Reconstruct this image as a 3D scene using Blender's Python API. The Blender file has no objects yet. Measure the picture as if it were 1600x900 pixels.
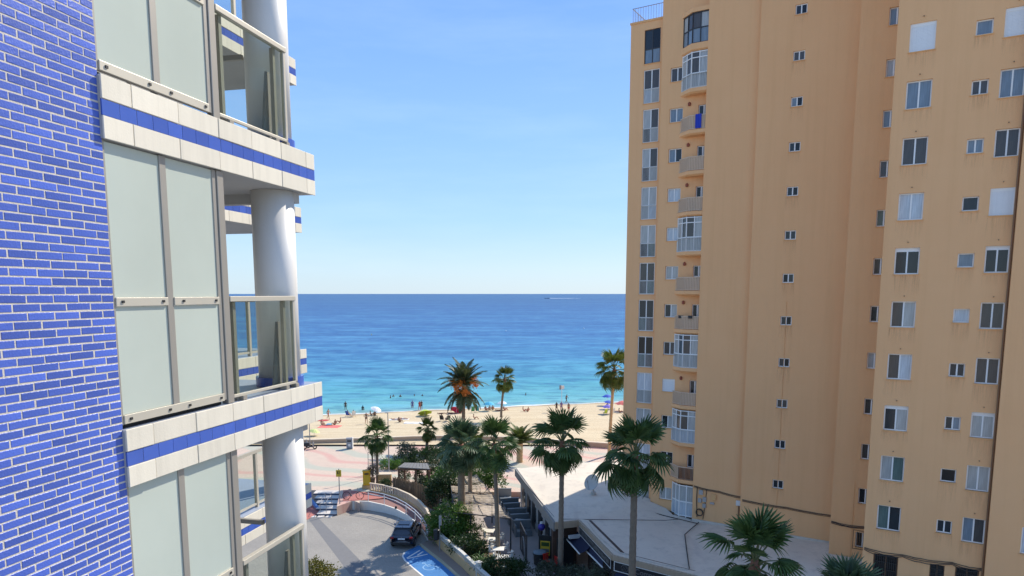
import bpy, bmesh, math, random
from mathutils import Vector, Matrix, Euler
R = math.radians
random.seed(7)
scn = bpy.context.scene
col = scn.collection

# ------------------------------------------------------------------ camera
F = 1094.0; TILT = math.atan(141 / F); EYE = 20.0
cam = bpy.data.objects.new('camera', bpy.data.cameras.new('camera'))
col.objects.link(cam); scn.camera = cam
cam.data.sensor_width = 36.0
cam.data.lens = 36.0 * F / 1600.0
cam.data.shift_y = 150.0 / 1600.0
cam.data.clip_start = 0.1; cam.data.clip_end = 200000
cam.location = (0, 0, EYE); cam.rotation_euler = (R(90) - TILT, 0, 0)

# ------------------------------------------------------------------ sky, sun, exposure
SUN = Vector((0.66, 0.75, 0.85)).normalized()
ELEV = math.asin(SUN.z); AZ = math.atan2(SUN.x, SUN.y)
w = bpy.data.worlds.new('World'); scn.world = w; w.use_nodes = True
nt = w.node_tree; nt.nodes.clear()
def wn(t, **k):
    n = nt.nodes.new(t)
    for a, b in k.items(): setattr(n, a, b)
    return n
sky = wn('ShaderNodeTexSky', sky_type='NISHITA', sun_disc=False, sun_elevation=ELEV, sun_rotation=AZ,
         altitude=20, air_density=1.0, dust_density=0.35, ozone_density=2.2)
tc = wn('ShaderNodeTexCoord'); mp = wn('ShaderNodeMapping')
mp.inputs['Scale'].default_value = (1.2, 1.2, 7.0); mp.inputs['Rotation'].default_value = (0, R(8), 0)
nz = wn('ShaderNodeTexNoise'); nz.inputs['Scale'].default_value = 1.7; nz.inputs['Detail'].default_value = 7; nz.inputs['Roughness'].default_value = .6
rmp = wn('ShaderNodeValToRGB'); rmp.color_ramp.elements[0].position = .48; rmp.color_ramp.elements[1].position = .85
rmp.color_ramp.elements[1].color = (.12, .12, .12, 1)
mix = wn('ShaderNodeMix', data_type='RGBA'); mix.inputs['B'].default_value = (4.6, 5.2, 5.6, 1)
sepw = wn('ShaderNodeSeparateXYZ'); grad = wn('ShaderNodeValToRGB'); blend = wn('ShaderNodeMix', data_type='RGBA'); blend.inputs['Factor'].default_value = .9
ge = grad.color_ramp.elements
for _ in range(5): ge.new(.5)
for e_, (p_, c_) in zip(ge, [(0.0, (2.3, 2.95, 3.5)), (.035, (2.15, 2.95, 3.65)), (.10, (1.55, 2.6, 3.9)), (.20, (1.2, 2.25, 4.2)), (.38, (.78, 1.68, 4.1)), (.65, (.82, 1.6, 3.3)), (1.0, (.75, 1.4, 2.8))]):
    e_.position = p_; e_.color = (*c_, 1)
bg = wn('ShaderNodeBackground'); bg.inputs['Strength'].default_value = 0.088
out = wn('ShaderNodeOutputWorld')
L = nt.links.new
L(tc.outputs['Generated'], mp.inputs['Vector']); L(mp.outputs['Vector'], nz.inputs['Vector'])
L(nz.outputs['Fac'], rmp.inputs['Fac']); L(rmp.outputs['Color'], mix.inputs['Factor'])
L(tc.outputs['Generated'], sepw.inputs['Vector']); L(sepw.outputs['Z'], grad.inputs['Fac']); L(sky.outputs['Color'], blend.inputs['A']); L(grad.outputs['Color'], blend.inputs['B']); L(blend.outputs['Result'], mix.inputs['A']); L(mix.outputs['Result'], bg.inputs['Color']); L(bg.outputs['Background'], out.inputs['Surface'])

sl = bpy.data.lights.new('sun', 'SUN'); sl.energy = 2.1; sl.angle = R(0.5); sl.color = (1.0, .93, .82)
so = bpy.data.objects.new('sun', sl); col.objects.link(so)
so.rotation_euler = SUN.to_track_quat('Z', 'Y').to_euler(); so.location = (0, 0, 90)
scn.view_settings.view_transform = 'Standard'; scn.view_settings.look = 'None'
scn.view_settings.exposure = 1.55; scn.view_settings.gamma = 1.0
scn.cycles.max_bounces = 8; scn.cycles.transparent_max_bounces = 12

# ------------------------------------------------------------------ pixel ray helpers (photo pixel + known plane -> place)
def ray(px, py):
    x = (px - 800) / F; y = -(py - 600) / F
    c, s = math.cos(TILT), math.sin(TILT)
    return Vector((x, c + y * s, -s + y * c))
def at(px, py, z=0.0):
    d = ray(px, py); t = (z - EYE) / d.z
    return Vector((d.x * t, d.y * t, z))
def atY(px, py, Y):
    d = ray(px, py); t = Y / d.y
    return Vector((d.x * t, Y, EYE + d.z * t))

# ------------------------------------------------------------------ materials
MATS = {}
def nodes(name, rough=.6, metal=0.0, spec=.5):
    m = bpy.data.materials.new(name); m.use_nodes = True
    t = m.node_tree; b = t.nodes['Principled BSDF']
    b.inputs['Roughness'].default_value = rough; b.inputs['Metallic'].default_value = metal
    b.inputs['Specular IOR Level'].default_value = spec
    MATS[name] = m
    return m, t, b
def tnode(t, kind, **k):
    n = t.nodes.new(kind)
    for a, v in k.items():
        if a in n.inputs: n.inputs[a].default_value = v
        else: setattr(n, a, v)
    return n
def rgb(c): return (c[0], c[1], c[2], 1)
def ramp(t, fac, stops):
    r = t.nodes.new('ShaderNodeValToRGB'); e = r.color_ramp.elements
    while len(e) < len(stops): e.new(.5)
    for k, (p, c) in enumerate(stops):
        e[k].position = p; e[k].color = rgb(c) if not isinstance(c, float) else (c, c, c, 1)
    t.links.new(fac, r.inputs['Fac']); return r.outputs['Color']
def mixc(t, fac, a, b, mode='MIX'):
    m = t.nodes.new('ShaderNodeMix'); m.data_type = 'RGBA'; m.blend_type = mode
    for sock, v in (('Factor', fac), ('A', a), ('B', b)):
        if isinstance(v, (int, float)): m.inputs[sock].default_value = v
        elif isinstance(v, tuple): m.inputs[sock].default_value = rgb(v)
        else: t.links.new(v, m.inputs[sock])
    return m.outputs['Result']
def coords(t, scale=(1, 1, 1), kind='Object', rot=(0, 0, 0)):
    c = t.nodes.new('ShaderNodeTexCoord'); m = t.nodes.new('ShaderNodeMapping')
    m.inputs['Scale'].default_value = scale; m.inputs['Rotation'].default_value = rot
    t.links.new(c.outputs[kind], m.inputs['Vector']); return m.outputs['Vector']
def noise(t, vec, scale, detail=4, rough=.55, out='Fac'):
    n = tnode(t, 'ShaderNodeTexNoise', Scale=scale, Detail=detail, Roughness=rough)
    t.links.new(vec, n.inputs['Vector']); return n.outputs[out]
def bump(t, b, h, strength, dist=.02):
    n = tnode(t, 'ShaderNodeBump', Strength=strength, Distance=dist)
    t.links.new(h, n.inputs['Height']); t.links.new(n.outputs['Normal'], b.inputs['Normal'])
def M(name, c, rough=.6, var=.12, scale=2.5, bmp=0.0, bscale=30, metal=0.0, spec=.5, rnd=0.0, island=0.0, streak=0.0):
    if name in MATS: return MATS[name]
    m, t, b = nodes(name, rough, metal, spec)
    v = coords(t)
    cc = mixc(t, noise(t, v, scale, 5), tuple(x * (1 - var) for x in c), tuple(min(.95, x * (1 + var)) for x in c))
    if streak:
        vs = coords(t, (5, 5, .35))
        f = ramp(t, noise(t, vs, 2.2, 4, .6), [(.45, 0.0), (.75, streak)])
        cc = mixc(t, f, cc, tuple(x * .55 for x in c))
    if rnd or island:
        if rnd: n = t.nodes.new('ShaderNodeObjectInfo'); o = n.outputs['Random']
        else: n = t.nodes.new('ShaderNodeNewGeometry'); o = n.outputs['Random Per Island']
        a = rnd or island
        h = tnode(t, 'ShaderNodeHueSaturation'); mr = tnode(t, 'ShaderNodeMapRange')
        mr.inputs['To Min'].default_value = 1 - a; mr.inputs['To Max'].default_value = 1 + a
        t.links.new(o, mr.inputs['Value']); t.links.new(mr.outputs['Result'], h.inputs['Value'])
        t.links.new(cc, h.inputs['Color']); cc = h.outputs['Color']
    t.links.new(cc, b.inputs['Base Color'])
    if bmp: bump(t, b, noise(t, v, bscale, 6), bmp)
    return m
def leafmat(name, c, c2, rough=.5):
    m, t, b = nodes(name, rough, 0, .35)
    g = t.nodes.new('ShaderNodeNewGeometry')
    cc = mixc(t, g.outputs['Random Per Island'], c, c2)
    oi = t.nodes.new('ShaderNodeObjectInfo')
    h = tnode(t, 'ShaderNodeHueSaturation'); mr = tnode(t, 'ShaderNodeMapRange')
    mr.inputs['To Min'].default_value = .75; mr.inputs['To Max'].default_value = 1.25
    t.links.new(oi.outputs['Random'], mr.inputs['Value']); t.links.new(mr.outputs['Result'], h.inputs['Value'])
    t.links.new(cc, h.inputs['Color']); t.links.new(h.outputs['Color'], b.inputs['Base Color'])
    tr = tnode(t, 'ShaderNodeBsdfTranslucent'); t.links.new(h.outputs['Color'], tr.inputs['Color'])
    ms = tnode(t, 'ShaderNodeMixShader', Fac=.22)
    t.links.new(b.outputs['BSDF'], ms.inputs[1]); t.links.new(tr.outputs['BSDF'], ms.inputs[2])
    t.links.new(ms.outputs['Shader'], t.nodes['Material Output'].inputs['Surface'])
    return m
def glassmat(name, tint, refl=.9, f0=1.45):
    m, t, b = nodes(name)
    t.nodes.remove(b)
    tr = tnode(t, 'ShaderNodeBsdfTransparent'); tr.inputs['Color'].default_value = rgb(tint)
    gl = tnode(t, 'ShaderNodeBsdfGlossy'); gl.inputs['Roughness'].default_value = .02; gl.inputs['Color'].default_value = (refl, refl, refl, 1)
    fr = tnode(t, 'ShaderNodeFresnel', IOR=f0); ge_ = t.nodes.new('ShaderNodeNewGeometry')
    iv = tnode(t, 'ShaderNodeMath', operation='SUBTRACT'); iv.inputs[0].default_value = 1.0; t.links.new(ge_.outputs['Backfacing'], iv.inputs[1])
    mu = tnode(t, 'ShaderNodeMath', operation='MULTIPLY'); t.links.new(fr.outputs['Fac'], mu.inputs[0]); t.links.new(iv.outputs[0], mu.inputs[1])
    ms = t.nodes.new('ShaderNodeMixShader')
    t.links.new(mu.outputs[0], ms.inputs['Fac']); t.links.new(tr.outputs['BSDF'], ms.inputs[1]); t.links.new(gl.outputs['BSDF'], ms.inputs[2])
    t.links.new(ms.outputs['Shader'], t.nodes['Material Output'].inputs['Surface'])
    return m

# left building
M('blue_brick', (.070, .125, .47), .32, .20, 7, .25, 60, rnd=.22)
M('mortar', (.62, .56, .47), .85, .15, 14, .4, 90)
M('cream_stone', (.745, .675, .54), .7, .08, 3, .10, 60, rnd=.06, streak=.24)
M('blue_tile', (.065, .13, .46), .22, .10, 6, rnd=.10)
M('bronze_aluminium', (.37, .34, .29), .42, .06, 4, metal=.35)
M('light_aluminium', (.56, .51, .41), .45, .06, 4, metal=.25)
M('frosted_glass', (.51, .555, .475), .14, .15, .6, spec=.8)
M('bolt_black', (.02, .02, .02), .5)
M('white_column', (.74, .705, .645), .38, .03, 2, spec=.5, bmp=.05, streak=.10)
M('soffit_grey', (.42, .41, .39), .8, .08, 2)
M('floor_tile_blue', (.30, .34, .42), .4, .08, 3)
M('gap_shade', (.03, .028, .025), .9)
glassmat('balcony_glass', (.90, .93, .90), .9, 1.35)
# tower
m, t, b = nodes('stucco', .9, 0, .2)
v = coords(t)
cc = mixc(t, noise(t, v, .35, 6, .65), (.83, .445, .205), (.88, .505, .245))
vs = coords(t, (1.6, 1.6, .06))
cc = mixc(t, ramp(t, noise(t, vs, 1.5, 6, .65), [(.48, 0.0), (.8, .24)]), cc, (.66, .335, .135))
vz = coords(t, (.25, .25, 3))
cc = mixc(t, ramp(t, noise(t, vz, 1.2, 4, .6), [(.5, 0.0), (.75, .2)]), cc, (.86, .49, .225))
t.links.new(cc, b.inputs['Base Color']); bump(t, b, noise(t, v, 26, 6, .7), .5, .02)
m, t, b = nodes('rain_stain', .95, 0, .1)
at__ = t.nodes.new('ShaderNodeAttribute'); at__.attribute_name = 'fade'
st_ = ramp(t, noise(t, coords(t, (9, 9, .5)), 1.6, 5, .7), [(.42, 0.0), (.72, .32)])
mm_ = tnode(t, 'ShaderNodeMath', operation='MULTIPLY'); t.links.new(st_, mm_.inputs[0]); t.links.new(at__.outputs['Fac'], mm_.inputs[1])
b.inputs['Base Color'].default_value = rgb((.42, .24, .12)); tp_ = tnode(t, 'ShaderNodeBsdfTransparent'); ms_ = t.nodes.new('ShaderNodeMixShader')
t.links.new(mm_.outputs[0], ms_.inputs['Fac']); t.links.new(tp_.outputs['BSDF'], ms_.inputs[1]); t.links.new(b.outputs['BSDF'], ms_.inputs[2]); t.links.new(ms_.outputs['Shader'], t.nodes['Material Output'].inputs['Surface'])
M('stucco_trim', (.78, .43, .18), .85, .10, 2, .3)
M('white_frame', (.84, .82, .77), .45, .05, 3)
M('dark_frame', (.035, .03, .028), .4)
M('white_blind', (.80, .79, .76), .55, .04, 3, streak=.12)
def pane(name, c, rough=.06, kind=0):
    m, t, b = nodes(name, rough, 0, .5)
    v = coords(t, (7, 7, .5))
    n1 = noise(t, v, 2.2, 3)
    cc = mixc(t, n1, tuple(x * .55 for x in c), tuple(min(.9, x * 1.4) for x in c))
    t.links.new(cc, b.inputs['Base Color'])
pane('pane_sky_blue', (.20, .25, .29)); pane('pane_dark', (.030, .034, .036)); pane('pane_brown', (.085, .075, .065))  # blue pane colour stands in for reflected sky
pane('pane_curtain', (.42, .42, .39)); pane('pane_pale', (.52, .56, .58)); pane('pane_black', (.006, .006, .006), .2)
pane('pane_green', (.12, .17, .15))
M('rail_beige', (.72, .56, .40), .5, .05); M('rail_grey', (.56, .56, .53), .5, .05); M('rail_brown', (.12, .06, .035), .5, .05)
m, t, b = nodes('rail_sheet', .6)
b.inputs['Base Color'].default_value = rgb((.74, .54, .36)); tp_ = tnode(t, 'ShaderNodeBsdfTransparent'); ms_ = tnode(t, 'ShaderNodeMixShader', Fac=.62)
t.links.new(tp_.outputs['BSDF'], ms_.inputs[1]); t.links.new(b.outputs['BSDF'], ms_.inputs[2]); t.links.new(ms_.outputs['Shader'], t.nodes['Material Output'].inputs['Surface'])
M('drainpipe', (.25, .13, .06), .5); M('cable_dark', (.045, .038, .032), .7)
M('meter_grey', (.40, .38, .35), .6); M('white_box', (.75, .74, .70), .5)
M('terracotta', (.30, .08, .04), .7); M('towel_blue', (.02, .05, .42), .9); M('towel_white', (.75, .75, .75), .9)
# ground
M('street_base', (.42, .395, .35), .9, .08, .4)
m, t, b = nodes('street_pavers', .9, 0, .25)
v = coords(t)
br = tnode(t, 'ShaderNodeTexBrick', Scale=2.2); br.inputs['Mortar Size'].default_value = .012
br.inputs['Color1'].default_value = rgb((.35, .322, .278)); br.inputs['Color2'].default_value = rgb((.31, .285, .246)); br.inputs['Mortar'].default_value = rgb((.23, .21, .183))
t.links.new(coords(t, (1, 1, 1), 'Object', (0, 0, R(32))), br.inputs['Vector'])
cc = mixc(t, ramp(t, noise(t, v, .32, 5, .6), [(.4, 0.0), (.72, .45)]), br.outputs['Color'], (.22, .205, .185))
cc = mixc(t, ramp(t, noise(t, v, 1.6, 5, .7), [(.58, 0.0), (.8, .3)]), cc, (.17, .16, .15))
t.links.new(cc, b.inputs['Base Color']); bump(t, b, br.outputs['Fac'], .25, .01)
M('street_dark_strip', (.175, .17, .165), .85, .14, 2.5)
m, t, b = nodes('promenade_tiles', .85, 0, .25)
v = coords(t)
br = tnode(t, 'ShaderNodeTexBrick', Scale=2.4); br.inputs['Mortar Size'].default_value = .015
br.inputs['Color1'].default_value = rgb((.64, .50, .385)); br.inputs['Color2'].default_value = rgb((.58, .445, .345)); br.inputs['Mortar'].default_value = rgb((.42, .33, .27))
t.links.new(coords(t, (1, 1, 1), 'Object', (0, 0, R(45))), br.inputs['Vector'])
dist = noise(t, v, .6, 2, .5, 'Color')
wv = tnode(t, 'ShaderNodeTexWave', wave_type='BANDS', bands_direction='DIAGONAL', wave_profile='TRI', Scale=.06, Distortion=16.0, Detail=2.0)
wv.inputs['Detail Scale'].default_value = .55
t.links.new(v, wv.inputs['Vector'])
cc = mixc(t, ramp(t, wv.outputs['Fac'], [(.66, 0.0), (.82, .55)]), br.outputs['Color'], (.34, .43, .35))
cc = mixc(t, ramp(t, wv.outputs['Fac'], [(.08, .5), (.22, 0.0)]), cc, (.58, .25, .22))
cc = mixc(t, ramp(t, noise(t, v, .5, 5), [(.45, 0.0), (.8, .35)]), cc, (.45, .36, .29))
t.links.new(cc, b.inputs['Base Color'])
M('red_paving', (.42, .15, .12), .85, .14, 1.5, .2, 25)
M('ramp_paving', (.26, .135, .115), .85, .12, 1.5, .2, 25)
M('sidewalk', (.27, .205, .165), .88, .12, 1.2, .2, 25)
M('kerb_stone', (.42, .37, .25), .85, .1)
M('terrace_paving', (.36, .31, .28), .85, .12, 1.0, .2, 20)
M('soil', (.17, .12, .08), .95, .25, 3, .5, 20)
M('bay_blue', (.05, .19, .42), .8, .22, 1.6, streak=.25)
M('paint_white', (.76, .74, .68), .7, .12, 5)
M('paint_pale_blue', (.22, .40, .60), .7, .3, 6)
M('white_plaster', (.68, .65, .58), .8, .06, 1.0, streak=.2)
M('ochre_plaster', (.52, .35, .17), .85, .10, 1.0, .2)
M('lattice_white', (.60, .57, .50), .8, .1)
M('white_metal', (.72, .71, .68), .4); M('tread_stone', (.62, .56, .49), .8, .08); M('riser_shaded', (.07, .09, .14), .7); M('stringer_blue', (.12, .24, .48), .6)  # riser colour is dark to stand in for shade on those faces
m, t, b = nodes('sand_dry', .95, 0, .1)
v = coords(t)
cc = mixc(t, noise(t, v, .12, 5, .6), (.60, .485, .31), (.67, .56, .38))
vt = coords(t, (.05, 1.0, 1))
cc = mixc(t, ramp(t, noise(t, vt, 1.6, 5, .65), [(.46, 0.0), (.62, .55)]), cc, (.50, .375, .235))
cc = mixc(t, ramp(t, noise(t, v, 3.5, 6, .75), [(.48, 0.0), (.64, .35)]), cc, (.45, .33, .21))
g = t.nodes.new('ShaderNodeAttribute'); g.attribute_name = 'wet'
cc = mixc(t, g.outputs['Fac'], cc, (.36, .27, .175))
t.links.new(cc, b.inputs['Base Color'])
bump(t, b, noise(t, coords(t, (.35, 1, 1)), 2.2, 8, .75), 1.0, .12)
m, t, b = nodes('sea_water', .3, 0, .03)
b.inputs['IOR'].default_value = 1.33
g = t.nodes.new('ShaderNodeNewGeometry'); sp = t.nodes.new('ShaderNodeSeparateXYZ'); t.links.new(g.outputs['Position'], sp.inputs['Vector'])
# distance off the (slanted) shore line, in metres
m1 = tnode(t, 'ShaderNodeMath', operation='MULTIPLY'); m1.inputs[1].default_value = -.28; t.links.new(sp.outputs['X'], m1.inputs[0])
m2 = tnode(t, 'ShaderNodeMath', operation='ADD'); t.links.new(m1.outputs[0], m2.inputs[0]); t.links.new(sp.outputs['Y'], m2.inputs[1])
m3 = tnode(t, 'ShaderNodeMath', operation='ADD'); m3.inputs[1].default_value = -123.6; t.links.new(m2.outputs[0], m3.inputs[0])
pn = noise(t, coords(t, (.010, .028, 1)), 1.0, 4, .6)
m4 = tnode(t, 'ShaderNodeMath', operation='MULTIPLY_ADD'); m4.inputs[1].default_value = 120.0; m4.inputs[2].default_value = -60; t.links.new(pn, m4.inputs[0])
mx = tnode(t, 'ShaderNodeMath', operation='MAXIMUM'); mx.inputs[1].default_value = 0.05; t.links.new(m3.outputs[0], mx.inputs[0])
mn = tnode(t, 'ShaderNodeMath', operation='MINIMUM'); mn.inputs[1].default_value = 1.0
md = tnode(t, 'ShaderNodeMath', operation='DIVIDE'); md.inputs[1].default_value = 90.0; t.links.new(mx.outputs[0], md.inputs[0]); t.links.new(md.outputs[0], mn.inputs[0])
m5 = tnode(t, 'ShaderNodeMath', operation='MULTIPLY'); t.links.new(mn.outputs[0], m5.inputs[0]); t.links.new(m4.outputs[0], m5.inputs[1])
m6 = tnode(t, 'ShaderNodeMath', operation='ADD'); t.links.new(mx.outputs[0], m6.inputs[0]); t.links.new(m5.outputs[0], m6.inputs[1])
m7 = tnode(t, 'ShaderNodeMath', operation='MAXIMUM'); m7.inputs[1].default_value = 0.0; t.links.new(m6.outputs[0], m7.inputs[0])
lg = tnode(t, 'ShaderNodeMath', operation='POWER'); lg.inputs[1].default_value = .35; t.links.new(m7.outputs[0], lg.inputs[0])
dv = tnode(t, 'ShaderNodeMath', operation='DIVIDE'); dv.inputs[1].default_value = 14.0; t.links.new(lg.outputs[0], dv.inputs[0])
cc = ramp(t, dv.outputs[0], [(.0, (.36, .36, .27)), (.075, (.25, .40, .35)), (.14, (.15, .40, .39)), (.235, (.08, .32, .37)), (.33, (.042, .20, .35)), (.47, (.022, .115, .30)), (.75, (.009, .055, .215)), (1.0, (.006, .036, .165))])
for sc_, sx_, dk_, lt_, dt_ in ((.012, .12, .50, .22, 3), (.075, .40, .50, .34, 3), (.34, .50, .50, .34, 4)):
    rip = noise(t, coords(t, (sx_, 1, 1)), sc_, dt_, .62)
    cc = mixc(t, ramp(t, rip, [(.34, dk_), (.50, 0.0)]), cc, (.010, .075, .22))
    cc = mixc(t, ramp(t, rip, [(.50, 0.0), (.66, lt_)]), cc, (.14, .40, .55))
t.links.new(cc, b.inputs['Base Color'])
bump(t, b, noise(t, coords(t, (.4, 1.0, 1)), .9, 7, .6), .55, .35)
M('foam_white', (.82, .83, .82), .8, .1, 3)
M('wall_beige', (.64, .53, .39), .85, .1, 2); M('wall_brick', (.50, .37, .26), .85, .16, 6)
# restaurant
m, t, b = nodes('roof_white', .8, 0, .3)
v = coords(t)
cc = mixc(t, noise(t, v, .5, 6, .65), (.60, .525, .42), (.75, .67, .545))
cc = mixc(t, ramp(t, noise(t, v, 1.4, 7, .75), [(.50, 0.0), (.72, .6)]), cc, (.44, .39, .325))
cc = mixc(t, ramp(t, noise(t, coords(t, (.8, .12, 1), 'Object', (0, 0, R(30))), 1.2, 4), [(.6, 0.0), (.7, .4)]), cc, (.52, .44, .37))
t.links.new(cc, b.inputs['Base Color']); bump(t, b, noise(t, v, 5, 6), .3, .02)
M('fascia_grey', (.23, .22, .20), .7, .1, 2); M('fascia_tan', (.40, .30, .20), .7, .12, 2, streak=.3)
M('wall_grey', (.36, .35, .32), .85, .08, 1.5); M('door_dark', (.03, .03, .03), .3); M('sign_black', (.015, .015, .017), .35)
M('awning_navy', (.012, .016, .045), .85, .15, 2); M('letter_grey', (.16, .15, .135), .6); M('wood_dark', (.07, .035, .02), .7, .2)
M('booth_grey', (.15, .175, .185), .55, .12, 2); M('booth_top', (.30, .32, .32), .5); M('cushion_light', (.55, .55, .53), .85)
M('post_black', (.02, .02, .02), .5)
m, t, b = nodes('reed', .95, 0, .1)
wv = tnode(t, 'ShaderNodeTexWave', wave_type='BANDS', bands_direction='Y', Scale=3.2, Distortion=1.6, Detail=3.0)
t.links.new(coords(t, (.12, 1, 1)), wv.inputs['Vector'])
cc = mixc(t, wv.outputs['Fac'], (.50, .41, .305), (.66, .555, .425))
cc = mixc(t, ramp(t, noise(t, coords(t, (.5, 3, 1)), 1.1, 5, .7), [(.45, 0.0), (.75, .45)]), cc, (.36, .29, .21))
t.links.new(cc, b.inputs['Base Color']); bump(t, b, wv.outputs['Fac'], .6, .04)
M('furniture_white', (.74, .71, .62), .5, .06); M('red_plastic', (.55, .03, .02), .4); M('poster_yellow', (.62, .42, .03), .5)
M('bin_black', (.02, .022, .022), .4); M('globe_blue', (.05, .04, .30), .2); M('dish_grey', (.45, .44, .40), .5)
M('bamboo', (.17, .115, .065), .85, .25, 6, rnd=.2); M('kiosk_roof', (.17, .165, .155), .7, .2, 3); M('post_wood', (.16, .09, .05), .8)
M('yellow_paint', (.70, .40, .01), .45); M('pot_tan', (.50, .34, .16), .8); M('sign_yellow', (.62, .43, .03), .5)
M('metal_grey', (.33, .33, .33), .45, metal=.5); M('bin_grey', (.25, .27, .30), .5); M('green_bin', (.02, .06, .04), .5)
# plants
leafmat('palm_leaf', (.048, .098, .025), (.10, .165, .044)); leafmat('palm_leaf_pale', (.075, .12, .022), (.13, .165, .035))
leafmat('palm_leaf_blue', (.06, .11, .05), (.11, .165, .08)); leafmat('date_leaf', (.055, .075, .028), (.095, .115, .045))
leafmat('dead_leaf', (.16, .095, .04), (.26, .16, .07), .8); leafmat('yellowing_leaf', (.13, .11, .02), (.20, .14, .03))
leafmat('leaf_dark', (.022, .052, .014), (.05, .09, .024)); leafmat('leaf_mid', (.065, .15, .018), (.12, .22, .035))
leafmat('leaf_grey', (.07, .09, .055), (.12, .14, .09)); leafmat('leaf_yellow', (.16, .16, .018), (.24, .20, .03)); leafmat('leaf_purple', (.06, .05, .05), (.11, .10, .08))
M('palm_bark', (.20, .155, .11), .95, .3, 5, .8, 22); M('palm_bark_red', (.22, .10, .055), .95, .3, 5, .8, 14); M('bark', (.14, .10, .07), .9, .3, 6, .6, 20)
M('petiole', (.12, .13, .045), .6); M('date_fruit', (.68, .21, .02), .55, .25, 8, island=.3)
# car, people
m, t, b = nodes('car_paint', .22, 0, .5); b.inputs['Base Color'].default_value = rgb((.012, .016, .030)); b.inputs['Coat Weight'].default_value = 1.0; b.inputs['Coat Roughness'].default_value = .06
M('car_glass', (.012, .013, .016), .04); M('tyre', (.015, .015, .015), .85); M('rim_alloy', (.35, .35, .36), .3, metal=.8); M('tail_light', (.30, .015, .012), .2)
M('plate_white', (.7, .7, .68), .4); M('trim_black', (.02, .02, .02), .55); M('chrome', (.55, .55, .56), .15, metal=1.0)
for k, c in {'skin_tan': (.40, .21, .125), 'skin_light': (.52, .31, .21), 'skin_brown': (.22, .115, .07), 'skin_red': (.48, .22, .15), 'suit_black': (.02, .02, .025), 'suit_red': (.50, .04, .03),
             'suit_blue': (.03, .08, .35), 'suit_white': (.75, .74, .72), 'suit_purple': (.16, .12, .30), 'suit_green': (.05, .22, .12), 'hair_dark': (.018, .012, .010), 'hair_fair': (.22, .14, .06),
             'cloth_lime': (.50, .62, .07), 'cloth_pink': (.75, .04, .14), 'cloth_white': (.82, .82, .80), 'cloth_cyan': (.06, .42, .60), 'cloth_teal': (.02, .28, .24), 'cloth_royal': (.03, .10, .50),
             'cloth_violet': (.22, .16, .55), 'cloth_coral': (.72, .16, .13), 'cloth_red': (.45, .05, .05), 'cloth_green': (.13, .33, .09), 'cloth_pale_lime': (.60, .66, .25)}.items():
    M(k, c, .8, .06)

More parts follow.
